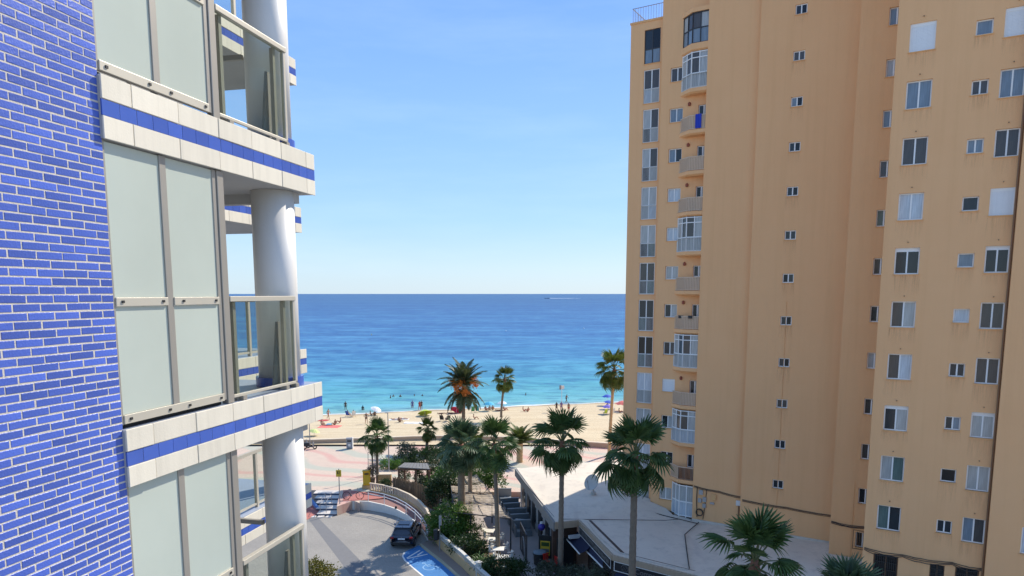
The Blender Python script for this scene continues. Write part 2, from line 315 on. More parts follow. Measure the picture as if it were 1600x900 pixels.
# ------------------------------------------------------------------ mesh builder
BASE = {}
class Fr:                                    # a placed frame: origin and three axes
    def __init__(s, o, a, b, c=(0, 0, 1)): s.o, s.a, s.b, s.c = Vector(o), Vector(a), Vector(b), Vector(c)
    def p(s, x, y, z): return s.o + s.a * x + s.b * y + s.c * z
W0 = Fr((0, 0, 0), (1, 0, 0), (0, 1, 0))
def rotfr(o, deg): a = R(deg); return Fr(o, (math.cos(a), math.sin(a), 0), (-math.sin(a), math.cos(a), 0))
class MB:
    def __init__(s): s.v, s.f, s.m = [], [], []
    def add(s, vs, fs, mi=0):
        k = len(s.v); s.v += [Vector(q) for q in vs]
        for f in fs: s.f.append([i + k for i in f]); s.m.append(mi)
    def box(s, x0, x1, y0, y1, z0, z1, fr=W0, mi=0):
        vs = [fr.p(x, y, z) for z in (z0, z1) for (x, y) in ((x0, y0), (x1, y0), (x1, y1), (x0, y1))]
        s.add(vs, [(3, 2, 1, 0), (4, 5, 6, 7), (0, 1, 5, 4), (1, 2, 6, 5), (2, 3, 7, 6), (3, 0, 4, 7)], mi); return s
    def quad(s, a, b, c, d, mi=0): s.add([a, b, c, d], [(0, 1, 2, 3)], mi); return s
    def tube(s, pts, rad, n=8, mi=0, cap=True):
        pts = [Vector(p) for p in pts]
        if not isinstance(rad, (list, tuple)): rad = [rad] * len(pts)
        k = len(s.v); up = Vector((0, 0, 1)); prev = None
        for i, p in enumerate(pts):
            d = (pts[min(i + 1, len(pts) - 1)] - pts[max(i - 1, 0)]).normalized()
            if prev is None:
                a = d.cross(up)
                if a.length < 1e-3: a = d.cross(Vector((0, 1, 0)))
            else: a = prev - d * prev.dot(d)
            a.normalize(); prev = a; b2 = d.cross(a)
            for j in range(n):
                q = 2 * math.pi * j / n; s.v.append(p + (a * math.cos(q) + b2 * math.sin(q)) * rad[i])
        for i in range(len(pts) - 1):
            for j in range(n):
                j2 = (j + 1) % n
                s.f.append([k + i * n + j, k + i * n + j2, k + (i + 1) * n + j2, k + (i + 1) * n + j]); s.m.append(mi)
        if cap:
            s.f.append([k + j for j in range(n)][::-1]); s.m.append(mi)
            s.f.append([k + (len(pts) - 1) * n + j for j in range(n)]); s.m.append(mi)
        return s
    def prism(s, poly, z0, z1, mi=0):
        n = len(poly); vs = [Vector((p[0], p[1], z0)) for p in poly] + [Vector((p[0], p[1], z1)) for p in poly]
        s.add(vs, [list(range(n))[::-1], list(range(n, 2 * n))] + [(i, (i + 1) % n, n + (i + 1) % n, n + i) for i in range(n)], mi); return s
    def lathe(s, prof, n=16, o=(0, 0, 0), mi=0, sx=1, sy=1):
        k = len(s.v); o = Vector(o)
        for r, z in prof:
            for j in range(n):
                q = 2 * math.pi * j / n; s.v.append(o + Vector((r * math.cos(q) * sx, r * math.sin(q) * sy, z)))
        for i in range(len(prof) - 1):
            for j in range(n):
                j2 = (j + 1) % n
                s.f.append([k + i * n + j, k + i * n + j2, k + (i + 1) * n + j2, k + (i + 1) * n + j]); s.m.append(mi)
        s.f.append([k + j for j in range(n)][::-1]); s.m.append(mi)
        s.f.append([k + (len(prof) - 1) * n + j for j in range(n)]); s.m.append(mi)
        return s
    def sheet(s, poly, z, mi=0): s.add([(p[0], p[1], z) for p in poly], [list(range(len(poly)))], mi); return s
    def build(s, name, mats, parent=None, smooth=False, base=None, bevel=0.0):
        if base is None: base = BASE[parent.name] if parent else Vector((0, 0, 0))
        base = Vector(base)
        me = bpy.data.meshes.new(name)
        me.from_pydata([tuple(q - base) for q in s.v], [], s.f)
        for mm in (mats if isinstance(mats, (list, tuple)) else [mats]): me.materials.append(MATS[mm])
        me.polygons.foreach_set('material_index', s.m)
        if smooth: me.polygons.foreach_set('use_smooth', [True] * len(s.f))
        o = bpy.data.objects.new(name, me); col.objects.link(o)
        BASE[o.name] = base
        if parent: o.parent = parent
        else: o.location = base
        if bevel:
            bv = o.modifiers.new('edge', 'BEVEL'); bv.width = bevel; bv.segments = 2; bv.limit_method = 'ANGLE'; bv.angle_limit = R(40)
        return o
def tag(o, label, cat, group=None, kind=None):
    o['label'] = label
    if cat: o['category'] = cat
    if group: o['group'] = group
    if kind: o['kind'] = kind
    return o
def setting(o, label): o['kind'] = 'structure'; o['label'] = label; return o
def thing(name, base, label, cat, group=None):
    o = bpy.data.objects.new(name, None); col.objects.link(o); o.location = Vector(base); BASE[o.name] = Vector(base)
    return tag(o, label, cat, group)
def inst(name, mesh, parent, loc, mat3=None):
    o = bpy.data.objects.new(name, mesh); col.objects.link(o); BASE[o.name] = Vector((0, 0, 0))
    if parent: o.parent = parent
    mw = Matrix.Translation(Vector(loc))
    if mat3 is not None: mw = mw @ mat3.to_4x4()
    o.matrix_local = mw
    return o
def dup(root, loc, rz, label, scale=1.0, group=None, rx=0.0, ry=0.0):
    r = root.copy(); col.objects.link(r); r.location = Vector(loc); r.rotation_euler = (rx, ry, rz); r.scale = (scale,) * 3
    r['label'] = label
    if group: r['group'] = group
    for ch in list(root.children):
        c = ch.copy(); col.objects.link(c); c.parent = r
        for gch in list(ch.children):
            d = gch.copy(); col.objects.link(d); d.parent = c
    return r
def meshof(mb, name, mats, smooth=False):
    o = mb.build(name, mats, smooth=smooth); me = o.data; bpy.data.objects.remove(o); return me

# ================================================================== SETTING: ground, promenade, beach, sea
PZ = 0.85                                    # promenade level above the street
mb = MB(); mb.sheet([(-400, -300), (400, -300), (400, 89), (-400, 89)], -0.12)
setting(mb.build('ground', 'street_base'), 'pale grey ground beneath the streets and buildings')

def strip_mesh(A, B, mb, mi=0):
    for i in range(len(A) - 1): mb.quad(A[i], A[i + 1], B[i + 1], B[i], mi)
wall_px = [(530, 797), (552, 796.5), (575, 797), (600, 801), (618, 806), (634, 813), (648, 822), (658, 831), (665, 840), (668, 847)]
wall_h = [.85, .85, .83, .74, .66, .55, .42, .30, .18, .06]
wallp = [at(px, py, 0) for px, py in wall_px]
outer_px = [(560, 768, .85), (578, 768, .85), (598, 771, .84), (620, 777, .74), (640, 786, .64), (656, 797, .52), (667, 810, .38), (673, 822, .24), (677, 834, .12), (679, 846, .06)]
outerp = [at(px, py, z) for px, py, z in outer_px]
base_px = [(679, 846), (690, 859), (705, 872), (720, 885), (740, 905), (775, 938), (830, 990)]
basep = [at(px, py, .12) for px, py in base_px]
bayR = [at(px, py, 0) for px, py in [(655, 852), (672, 866), (690, 880), (712, 900), (750, 934), (800, 980)]]
bayL = [at(px, py, 0) for px, py in [(641, 858), (632, 863), (629, 869), (633, 876), (645, 887), (662, 901), (700, 932), (748, 972)]]

# street
poly = [(-60, 10), (-60, 61.3)] + [(-15.9, 61.55)] + [(p.x, p.y) for p in wallp[1:]] + [(p.x + .25, p.y) for p in bayR] + [(4, 10)]
mb = MB(); mb.sheet(poly, 0.0)
setting(mb.build('street', 'street_pavers'), 'grey block paved turning circle at the end of the street')
mb = MB()
a0, a1, b0, b1 = at(478, 806, 0), at(494, 806, 0), at(602, 915, 0), at(560, 915, 0)
mb.add([(a0.x, a0.y, .004), (a1.x, a1.y, .004), (b0.x, b0.y, .004), (b1.x, b1.y, .004)], [(0, 1, 2, 3)])
setting(mb.build('drainage_strip', 'street_dark_strip'), 'dark grey paving strip crossing the turning circle')
# promenade
poly = [(-80, 66.95), (-16.9, 66.95), (-15.9, 61.6), (wallp[1].x, wallp[1].y + .12)] + [(at(562, 786, PZ).x, at(562, 786, PZ).y)] + [(outerp[0].x, outerp[0].y), (outerp[1].x, outerp[1].y)] + [(0.5, 66.3), (80, 66.3), (80, 90.0), (-80, 90.0)]
mb = MB(); mb.prism(poly, -.1, PZ)
setting(mb.build('promenade', 'promenade_tiles'), 'seaside promenade of cream, pink and green patterned tiles')
mb = MB()
mb.sheet([(-19.2, 63.9), (-15.95, 63.9), (-16.9, 66.9), (-13.2, 66.9), (-12.2, 64.8), (-14.2, 63.7)][2:] if False else [(at(x, y, PZ).x, at(x, y, PZ).y) for x, y in [(536, 783), (556, 782.5), (612, 777), (578, 770), (548, 766), (536, 766)]], PZ + .004)
setting(mb.build('red_path', 'red_paving'), 'red paved start of the footpath beside the bicycle')
# red ramp left of the steps
mb = MB(); p = [at(462, 768, PZ), at(484, 778, PZ * .9), at(500, 801, .02), at(462, 822, .02)]
mb.add([(q.x, q.y, q.z + .02) for q in p], [(0, 1, 2, 3)])
setting(mb.build('side_ramp', 'red_paving'), 'red paved ramp descending left of the wide steps')
# curved ramp behind the white wall
mb = MB()
inner = [Vector((p.x, p.y, h)) for p, h in zip(wallp, wall_h)]
strip_mesh([Vector((q.x, q.y + .12, q.z - .05)) for q in inner[1:]], [Vector((q.x, q.y, q.z)) for q in outerp[1:]], mb)
setting(mb.build('ramp', 'ramp_paving'), 'dull red paved footpath ramp curving down to the street')
# sidewalk with kerb between the blue bay and the ochre wall
mb = MB()
A = [Vector((p.x + .18, p.y, .12)) for p in bayR]; Bq = [Vector((p.x, p.y, .12)) for p in basep[:1] + basep[2:]]
A = [Vector((wallp[-1].x, wallp[-1].y + .1, .12))] + A; Bq = [Vector((outerp[-1].x, outerp[-1].y, .12))] + Bq
strip_mesh(A, Bq, mb)
strip_mesh([Vector((q.x, q.y, -.05)) for q in A], A, mb)
setting(mb.build('pavement', 'sidewalk'), 'brown paved footway below the ochre garden wall')
mb = MB()
for i in range(len(bayR) - 1):
    p, q = bayR[i], bayR[i + 1]; d = (q - p).normalized(); n = Vector((d.y, -d.x, 0)); nseg = max(1, int((q - p).length / 1.0))
    for k in range(nseg):
        a = p + (q - p) * (k / nseg); b2 = p + (q - p) * ((k + .985) / nseg)
        f = Fr(a, (b2 - a).normalized(), n if n.x > 0 else -n)
        mb.box(0, (b2 - a).length, .0, .178, -.05, .127, f)
setting(mb.build('kerb', 'kerb_stone'), 'pale yellowish kerb along the blue parking bay')
# blue bay and its paint
mb = MB(); mb.sheet([(p.x, p.y) for p in bayL] + [(p.x - .02, p.y) for p in bayR[::-1]], .004)
setting(mb.build('parking_bay', 'bay_blue'), 'blue painted disabled parking bay behind the dark car')
def ribbon(pts, wd, z, mb, mi=0):
    pts = [Vector((p[0], p[1], z)) for p in pts]; Ls, Rs = [], []
    for i, p in enumerate(pts):
        d = (pts[min(i + 1, len(pts) - 1)] - pts[max(i - 1, 0)]).normalized(); n = Vector((-d.y, d.x, 0)) * wd / 2
        Ls.append(p + n); Rs.append(p - n)
    strip_mesh(Ls, Rs, mb, mi)
mb = MB(); ribbon(bayL[1:], .13, .008, mb)
for a, b2 in (((636, 872), (656, 860)), ((636, 873), (668, 866)), ((652, 868), (661, 862))):
    ribbon([at(*a), at(*b2)], .14, .008, mb)
setting(mb.build('bay_marking', 'paint_white'), 'white edge line and hatch strokes of the blue bay')
mb = MB(); c = at(669, 886); ax = (bayR[3] - bayR[1]).normalized(); ay = Vector((-ax.y, ax.x, 0))
def ic(u, v_): return c - ax * v_ + (-ay) * u * -1
ribbon([ic(.02, .62), ic(.02, .1), ic(.42, .1), ic(.62, -.42), ic(.82, -.38)], .11, .012, mb)
ribbon([ic(.02, .36), ic(.36, .36)], .09, .012, mb)
ribbon([ic(.55 * math.cos(q) * .75, -.12 + .5 * math.sin(q)) for q in [R(100 + k * 22) for k in range(11)]], .10, .012, mb)
ribbon([ic(-.02 + .1 * math.cos(q), .82 + .1 * math.sin(q)) for q in [R(k * 45) for k in range(9)]], .09, .012, mb)
setting(mb.build('wheelchair_symbol', 'paint_pale_blue'), 'worn pale wheelchair symbol painted on the blue bay')
# terrace ground (restaurant side of the ochre wall)
tpoly = [(p.x + .1, p.y + .05) for p in basep] + [(40, 14), (40, 66.25), (outerp[1].x, 66.25)] + [(p.x, p.y + .05) for p in outerp[1:]]
mb = MB(); mb.prism(tpoly, -.1, .30)
setting(mb.build('terrace_ground', 'terrace_paving'), 'pinkish grey paved path and terrace beside the restaurant')
# steps
steps = thing('step_flight', (-18, 64, 0), 'wide low steps with pale treads and shade-darkened risers up to the promenade', 'steps')
nst = 5
for k in range(nst):
    y0 = 61.6 + k * 1.07; z1 = PZ * (k + 1) / nst; x0 = at(500 - 3.2 * k, 797 - 6 * k, z1).x; x1 = -15.95 - .2 * k
    mb = MB(); mb.box(x0, x1, y0, 66.95, z1 - PZ / nst, z1 - .03, mi=0); o = mb.build('riser', ['riser_shaded'], steps)
    mb = MB(); mb.box(x0, x1 - .003, y0 - .03, y0 + 1.04, z1 - .03, z1 + .004 - .003 * k, mi=0); mb.build('tread', ['tread_stone'], steps)
mb = MB()
for k in range(3): mb.box(-18.3 + k * .75, -17.75 + k * .75, 60.95, 61.5, .004, .05)
mb.build('landing_block', 'tread_stone', steps)
mb = MB()
pA, pB = at(481, 778, PZ), at(499, 799, 0)
mb.add([(pA.x - .12, pA.y, PZ), (pA.x + .12, pA.y, PZ), (pB.x + .12, pB.y, 0), (pB.x - .12, pB.y, 0), (pA.x - .12, pA.y, PZ + .3), (pA.x + .12, pA.y, PZ + .3), (pB.x + .12, pB.y, .25), (pB.x - .12, pB.y, .25)],
       [(4, 5, 6, 7), (0, 3, 7, 4), (1, 5, 6, 2), (2, 6, 7, 3)])
mb.build('stringer', 'stringer_blue', steps)
mb = MB()
for xx in (-17.5, -16.95):
    mb.tube([(xx, 61.9, .1), (xx, 61.9, 1.15), (xx, 63.8, 1.5), (xx, 63.8, .5)], .025, 6)
mb.build('handrail', 'metal_grey', steps)

# white ramp wall with its railing
rw = thing('ramp_wall', wallp[0], 'low white curved wall with pale tube railing round the turning circle', 'wall')
mb = MB()
for i in range(len(wallp) - 1):
    p, q = wallp[i], wallp[i + 1]; h0, h1 = wall_h[i], wall_h[i + 1]
    o1, o2 = Vector((.04, .16, 0)), Vector((.06, .15, 0))
    mb.add([p, q, q + o2, p + o1, p + Vector((0, 0, h0)), q + Vector((0, 0, h1)), q + o2 + Vector((0, 0, h1)), p + o1 + Vector((0, 0, h0))], [(0, 1, 5, 4), (4, 5, 6, 7), (3, 7, 6, 2)])
mb.build('plaster_wall', 'white_plaster', rw)
def wl(i, dz): p = wallp[i]; return Vector((p.x + .04, p.y + .08, wall_h[i] + dz))
mb = MB()
for dz in (1.0, .72): mb.tube([wl(i, dz) for i in range(2, 9)] + [wl(9, dz - .25)], .032, 6)
mb.build('rail', 'white_metal', rw)
for i in (2, 3, 5, 6, 7, 8):
    mb = MB(); mb.tube([wl(i, -.1), wl(i, 1.0)], .035, 6); mb.build('post', 'white_metal', rw)
mb = MB(); q = wl(4, 0); mb.lathe([(.10, 0), (.12, .1), (.06, .22)], 8, q + Vector((0, 0, .0))); mb.build('flood_lamp', 'bolt_black', rw)

# sea wall, beach, sea, foam
swpx = [(440, 698), (490, 694.5), (545, 692.5), (600, 691), (645, 689), (700, 688), (800, 690), (900, 697), (980, 702), (1100, 710)]
sw = [at(a, b, PZ) for a, b in swpx]; sw[0].x = -60; sw[-1].x = 60; sw[-1].y = sw[-2].y; sw[0].y = sw[1].y
sea_wall = thing('sea_wall', sw[4], 'low beige wall between the promenade and the sand', 'wall')
mb = MB(); mb2 = MB()
for i in range(len(sw) - 1):
    p, q = sw[i], sw[i + 1]; d = (q - p); L_ = d.length; d.normalize(); n = Vector((-d.y, d.x, 0)); f = Fr((p.x, p.y, 0), d, n)
    mb.box(0, L_, 0, .35, PZ - .5, PZ + .52, f); mb2.box(-.003, L_ + .003, -.05, .42, PZ + .52, PZ + .64 + .001 * i, f)
mb.build('brick_face', 'wall_brick', sea_wall); mb2.build('coping', 'wall_beige', sea_wall)
def shore_y(x): return 123.6 + .28 * x + .35 * math.sin(x * .31) + .25 * math.sin(x * .83 + 1)
NX, NY = 150, 40
vs, fs, wet = [], [], []
for j in range(NY):
    for i in range(NX + 1):
        x = -160 + 320 * i / NX; y0 = 87.0; ys = shore_y(x) + 14; t_ = j / (NY - 1); y = y0 + (ys - y0) * t_
        dd = (shore_y(x) - y) / max(5, shore_y(x) - y0)
        z = 1.02 * max(-.6, dd) ** 1 if dd > 0 else dd * 2.5
        z += .06 * math.sin(y * 1.9 + .4 * math.sin(x * .3)) * (1 if dd > .12 else 0) * random.random() - .0
        vs.append((x, y, z)); wet.append(min(1.0, max(0.0, 1.0 - (shore_y(x) - y - .4 + .6 * math.sin(x * .6)) / 1.6)))
for j in range(NY - 1):
    for i in range(NX): k = j * (NX + 1) + i; fs.append((k, k + 1, k + NX + 2, k + NX + 1))
me = bpy.data.meshes.new('beach'); me.from_pydata(vs, [], fs); me.materials.append(MATS['sand_dry'])
at_ = me.attributes.new('wet', 'FLOAT', 'POINT'); at_.data.foreach_set('value', wet)
me.polygons.foreach_set('use_smooth', [True] * len(fs))
beach = bpy.data.objects.new('beach', me); col.objects.link(beach); setting(beach, 'pale groomed sand beach sloping to the water')
mb = MB()
ys = [95, 105, 115, 125, 140, 160, 200, 300, 600, 1500, 5000, 20000, 90000]
for a, b2 in zip(ys[:-1], ys[1:]):
    xw0, xw1 = max(300, a * 1.6), max(300, b2 * 1.6)
    mb.quad((-xw0, a, 0), (xw0, a, 0), (xw1, b2, 0), (-xw1, b2, 0))
setting(mb.build('sea', 'sea_water'), 'calm sea, turquoise by the shore and deep blue towards the horizon')
mb = MB(); rr = random.Random(3)
A, Bq = [], []
for i in range(260):
    x = -70 + i * .6; y = shore_y(x); th = .16 + .30 * max(0, math.sin(x * .23 + 2) + .4 * math.sin(x * .9)) + .12 * rr.random() + (.5 if x > 0 else 0) * max(0, math.sin(x * .35)) 
    A.append((x, y - .05 - .1 * rr.random(), .018)); Bq.append((x, y + th, .018))
strip_mesh([Vector(p) for p in A], [Vector(p) for p in Bq], mb)
o = mb.build('foam', 'foam_white'); tag(o, 'thin line of white foam where the waves reach the sand', None, kind='stuff')

# ================================================================== LEFT: blue brick apartment block
LA = R(13); Lu = Vector((math.sin(LA), math.cos(LA), 0)); Ln = Vector((math.cos(LA), -math.sin(LA), 0))
LF = Fr((-3.42, 6.0, 0), Lu, Ln)
LM = Matrix((Lu, Ln, Vector((0, 0, 1)))).transposed()
apt = thing('apartment_block', LF.o, 'blue glazed brick apartment block with frosted glass bays and cream banded balconies', 'apartment block')
def lp(u, n, z): return LF.p(u, n, z) - LF.o
# bricks
CH, BL, JT = .0655, .235, .0105
mb = MB(); mb.box(-6, .034, -.25, .0012, 0, 32, LF); mb.build('mortar_wall', 'mortar', apt)
def brick_mesh(wd):
    h = CH - JT; c = .003; b = MB(); y1 = .0042
    b.add([(0, -.03, 0), (wd, -.03, 0), (wd, -.03, h), (0, -.03, h), (0, y1 - c, 0), (wd, y1 - c, 0), (wd, y1 - c, h), (0, y1 - c, h), (c, y1, c), (wd - c, y1, c), (wd - c, y1, h - c), (c, y1, h - c)],
          [(0, 1, 5, 4), (1, 2, 6, 5), (2, 3, 7, 6), (3, 0, 4, 7), (4, 5, 9, 8), (5, 6, 10, 9), (6, 7, 11, 10), (7, 4, 8, 11), (8, 9, 10, 11)])
    return b
bm_full = meshof(brick_mesh(BL - JT), 'brick', 'blue_brick'); bm_a = meshof(brick_mesh(.091 + .034 - .006), 'brick', 'blue_brick'); bm_b = meshof(brick_mesh(.212 + .034 - .006), 'brick', 'blue_brick')
cand = []
rb = random.Random(11)
for r_ in range(-20, 110):
    z = 16.2 + r_ * CH
    odd = r_ % 2
    first = -.091 if odd else -.212
    rows = [(first + .006, bm_a if odd else bm_b)] + [(first - BL * (k + 1) + JT / 2, bm_full) for k in range(6)]
    for u, me in rows:
        P_ = LF.p(u + .1, 0, z); d = P_ - Vector((0, 0, EYE)); dist = d.length
        c_, s_ = math.cos(TILT), math.sin(TILT); fz = d.y * c_ - d.z * s_; uz = d.y * s_ + d.z * c_
        px, py = 800 + F * d.x / fz, 600 - F * uz / fz
        vis = -25 < px and -12 < py < 912
        area = (me is bm_full and 1 or (.5 if me is bm_a else 1.0)) / dist ** 2 * abs(d.normalized().dot(Ln))
        if px < 8: area *= .3
        cand.append((not vis, -area, u, z, me))
cand.sort(key=lambda q: (q[0], q[1]))
rest = MB()
for k, (nv, ar, u, z, me) in enumerate(cand):
    uj, zj, nj = u + rb.uniform(-.0025, .0025), z + rb.uniform(-.0015, .0015), rb.uniform(-.0012, .0008)
    if k < 298:
        inst('brick', me, apt, lp(uj, nj, zj), LM @ Euler((rb.uniform(-.02, .02), rb.uniform(-.008, .008), rb.uniform(-.006, .006))).to_matrix())
    else:
        wd = max(v_.co.x for v_ in me.vertices); b = brick_mesh(wd)
        rest.add([LF.p(uj + q.x, nj + q.y, zj + q.z) for q in b.v], b.f)
o = rest.build('brick_field', 'blue_brick', apt); o['kind'] = 'stuff'

LEV = [21.79 + 2.975 * k for k in (-3, -2, -1, 0, 1)]
def stone_band(root, zt, u0, u1, nface, joints, core_n0, name='balcony_slab', seed=0):
    """cream stone clad slab edge with a blue tile stripe"""
    rr = random.Random(seed)
    zb = zt - .513
    mb = MB(); mb.box(u0 + .004, u1 - .02, core_n0, nface - .02, zb + .006, zt - .012, LF, 0)
    s = mb.build(name, ['soffit_grey'], root)
    mb = MB(); mb.box(u0 + .01, u1 - .03, core_n0 + .05, nface - .03, zt - .012, zt, LF); mb.build('paving', 'floor_tile_blue', s)
    J = [u0] + joints + [u1]
    for a, b2 in zip(J[:-1], J[1:]):
        for z0, z1 in ((zb, zb + .186), (zb + .322, zt + .004)):
            dj = rr.uniform(-.003, .003)
            mb = MB(); mb.box(a + .004, b2 - .004, nface - .02, nface + dj, z0 + .001, z1 - .001, LF); mb.build('stone_panel', 'cream_stone', s, bevel=.004)
    nt_ = int(round((u1 - u0) / .195)); tw = (u1 - u0) / nt_
    for k in range(nt_):
        mb = MB(); mb.box(u0 + k * tw + .003, u0 + (k + 1) * tw - .003, nface - .02, nface - .006 + rr.uniform(-.001, .001), zb + .190, zb + .318, LF); mb.build('blue_tile', 'blue_tile', s)
    mb = MB(); mb.box(u0 + .012, u1 - .005, nface - .019, nface - .010, zb + .012, zt - .015, LF); mb.build('grout', 'mortar', s)
    return s
joints = [.354, .947, 1.552, 2.136, 2.741, 3.322]
for k, zt in enumerate(LEV):
    s = stone_band(apt, zt, .018, 3.54, .045, joints, -2.4, seed=k)
    mb = MB(); mb.box(3.24, 3.37, -2.2, -.1, zt - .513 - .12, zt - .505, LF); mb.build('edge_beam', 'soffit_grey', s)
    # near-black box put in for the shade in the gap under the glazing foot
    mb = MB(); mb.box(.045, 1.5, -.16, -.06, zt - .0, zt + .044, LF); mb.build('recess_shade', 'gap_shade', s)
    # frosted bay
    zc = zt + 2.975 - .513                                    # underside of the slab above
    fr = MB()
    for a, b2 in ((.036, .062), (.705, .79)): fr.box(a, b2, -.055, -.005, zt + .04, zc - .003, LF)
    fr.box(1.475, 1.535, -.06, -.008, zt + .05, zc - .003, LF)
    bay = fr.build('glazing_frame', 'bronze_aluminium', apt, bevel=.004)
    mb = MB(); mb.box(1.54, 1.645, -.075, .005, zt + .004, zc - .002, LF); mb.build('corner_post', 'bronze_aluminium', bay, bevel=.006)
    for z0, z1, nm in ((zt + .045, zt + .125, 'bottom_rail'), (zt + 1.075, zt + 1.152, 'transom')):
        for a, b2 in (((.063, 1.474),) if nm == 'bottom_rail' else ((.063, .704), (.791, 1.474))):
            mb = MB(); mb.box(a, b2, -.05, .006, z0, z1, LF); mb.build(nm, 'light_aluminium', bay, bevel=.004)
    for a, b2 in ((.064, .704), (.791, 1.474)):
        for z0, z1 in ((zt + .127, zt + 1.073), (zt + 1.154, zc - .01)):
            mb = MB(); mb.box(a, b2, -.036, -.018, z0, z1, LF); mb.build('frosted_pane', 'frosted_glass', bay)
    for uu in (.12, .62, .90, 1.40):
        for zz in (zt + .075, zt + 1.105):
            mb = MB(); mb.box(uu, uu + .028, .002, .016, zz, zz + .022, LF); mb.build('clip', 'bolt_black', bay)
    # balcony rail with clear glass
    rl = MB(); rl.box(1.652, 2.995, -.055, .012, zt + 1.10, zt + 1.158, LF)
    rl.box(1.652, 2.99, -.03, .0, zt + .05, zt + .085, LF)
    rl.box(2.945, 2.99, -.045, .0, zt + .02, zt + 1.098, LF)
    bal = rl.build('balustrade', 'light_aluminium', apt, bevel=.005)
    mb = MB(); mb.box(1.655, 2.94, -.022, -.012, zt + .086, zt + 1.098, LF); mb.build('glass_pane', 'balcony_glass', bal)
    for uu in (1.76, 2.78):
        mb = MB(); mb.box(uu, uu + .05, -.085, -.04, zt + .004, zt + 1.098, LF); mb.build('baluster_post', 'bronze_aluminium', bal)
    for uu in (1.80, 2.70, 2.93):
        mb = MB(); mb.box(uu, uu + .07, -.07, .012, zt + .004, zt + .05, LF); mb.build('foot_clamp', 'bronze_aluminium', bal)
    mb = MB(); mb.box(3.02, 3.07, -2.3, -.62, zt + 1.08, zt + 1.14, LF); mb.box(3.03, 3.06, -2.3, -2.25, zt, zt + 1.08, LF); mb.build('return_rail', 'bronze_aluminium', bal)
    mb = MB(); a_ = [LF.p(u, n, z) for n in (-.14, -.165) for u, z in ((2.66, zt + .004), (2.86, zt + .004), (2.86, zt + .84), (2.79, zt + .84))]
    mb.add(a_, [(0, 1, 2, 3), (7, 6, 5, 4), (0, 4, 5, 1), (1, 5, 6, 2), (2, 6, 7, 3), (3, 7, 4, 0)]); mb.build('wind_fin', 'fascia_grey', bal)
for zt in LEV:                                                # round columns, one storey each
    c0 = LF.p(3.12, -.33, 0)
    mb = MB(); mb.lathe([(.262, zt + .10), (.262, zt + 2.975 - .51)], 40, (c0.x, c0.y, 0)); o = mb.build('column', 'white_column', apt, smooth=False)
    for p_ in o.data.polygons: p_.use_smooth = len(p_.vertices) == 4
    mb = MB(); mb.lathe([(.30, zt + .002), (.30, zt + .12)], 32, (c0.x, c0.y, 0)); mb.build('plinth', 'blue_tile', o)
# set-back bay further along the same facade
for k, zt in enumerate(LEV):
    s = stone_band(apt, zt, 4.3, 8.65, -3.05, [4.95, 5.55, 6.15, 6.75, 7.35, 7.95, 8.4], -6.2, seed=20 + k)
    rl = MB(); rl.box(5.4, 8.2, -3.25, -3.18, zt + 1.08, zt + 1.14, LF); rl.box(5.4, 8.2, -3.23, -3.2, zt + .05, zt + .09, LF)
    for uu in (5.4, 6.8, 8.15): rl.box(uu, uu + .06, -3.25, -3.19, zt, zt + 1.08, LF)
    r_ = rl.build('balustrade', 'light_aluminium', apt)
    mb = MB(); mb.box(5.46, 8.15, -3.22, -3.21, zt + .09, zt + 1.08, LF); mb.build('glass_pane', 'balcony_glass', r_)
    mb = MB(); mb.box(5.25, 5.4, -6, -5.85, zt, zt + 2.42, LF); mb.box(7.0, 7.1, -6, -5.9, zt, zt + 2.42, LF); mb.build('window_post', 'bronze_aluminium', r_)
    c0 = LF.p(8.2, -3.6, 0)
    mb = MB(); mb.lathe([(.262, zt), (.262, zt + 2.42)], 24, (c0.x, c0.y, 0)); mb.build('column', 'white_column', apt, smooth=True)
mb = MB(); mb.box(-6, 4.3, -8, -2.45, 0, 32, LF); mb.build('core_wall', 'soffit_grey', apt)
lv = MB()
for k in range(16): lv.box(4.6, 8.4, -6 + k * .19, -5.9 + k * .19, 12.55, 12.6, LF)
lv.build('louvre', 'white_metal', apt)
ch = thing('balcony_chair', LF.p(1.95, -.55, LEV[2]), 'cream plastic chair standing behind the balcony glass beside the frosted bay', 'chair')
f = Fr(LF.p(1.95, -.55, LEV[2]), Lu, Ln)
mb = MB(); mb.box(-.23, .23, -.22, .22, .40, .44, f); mb.build('seat', 'furniture_white', ch, bevel=.01)
mb = MB(); mb.box(-.26, -.22, -.2, .2, .44, .86, f); mb.build('backrest', 'furniture_white', ch, bevel=.015)
for a, b2 in ((-.2, -.2), (.2, -.2), (.2, .2), (-.2, .2)):
    mb = MB(); mb.tube([f.p(a, b2, .41), f.p(a * 1.1, b2 * 1.1, 0)], .02, 6); mb.build('leg', 'furniture_white', ch)

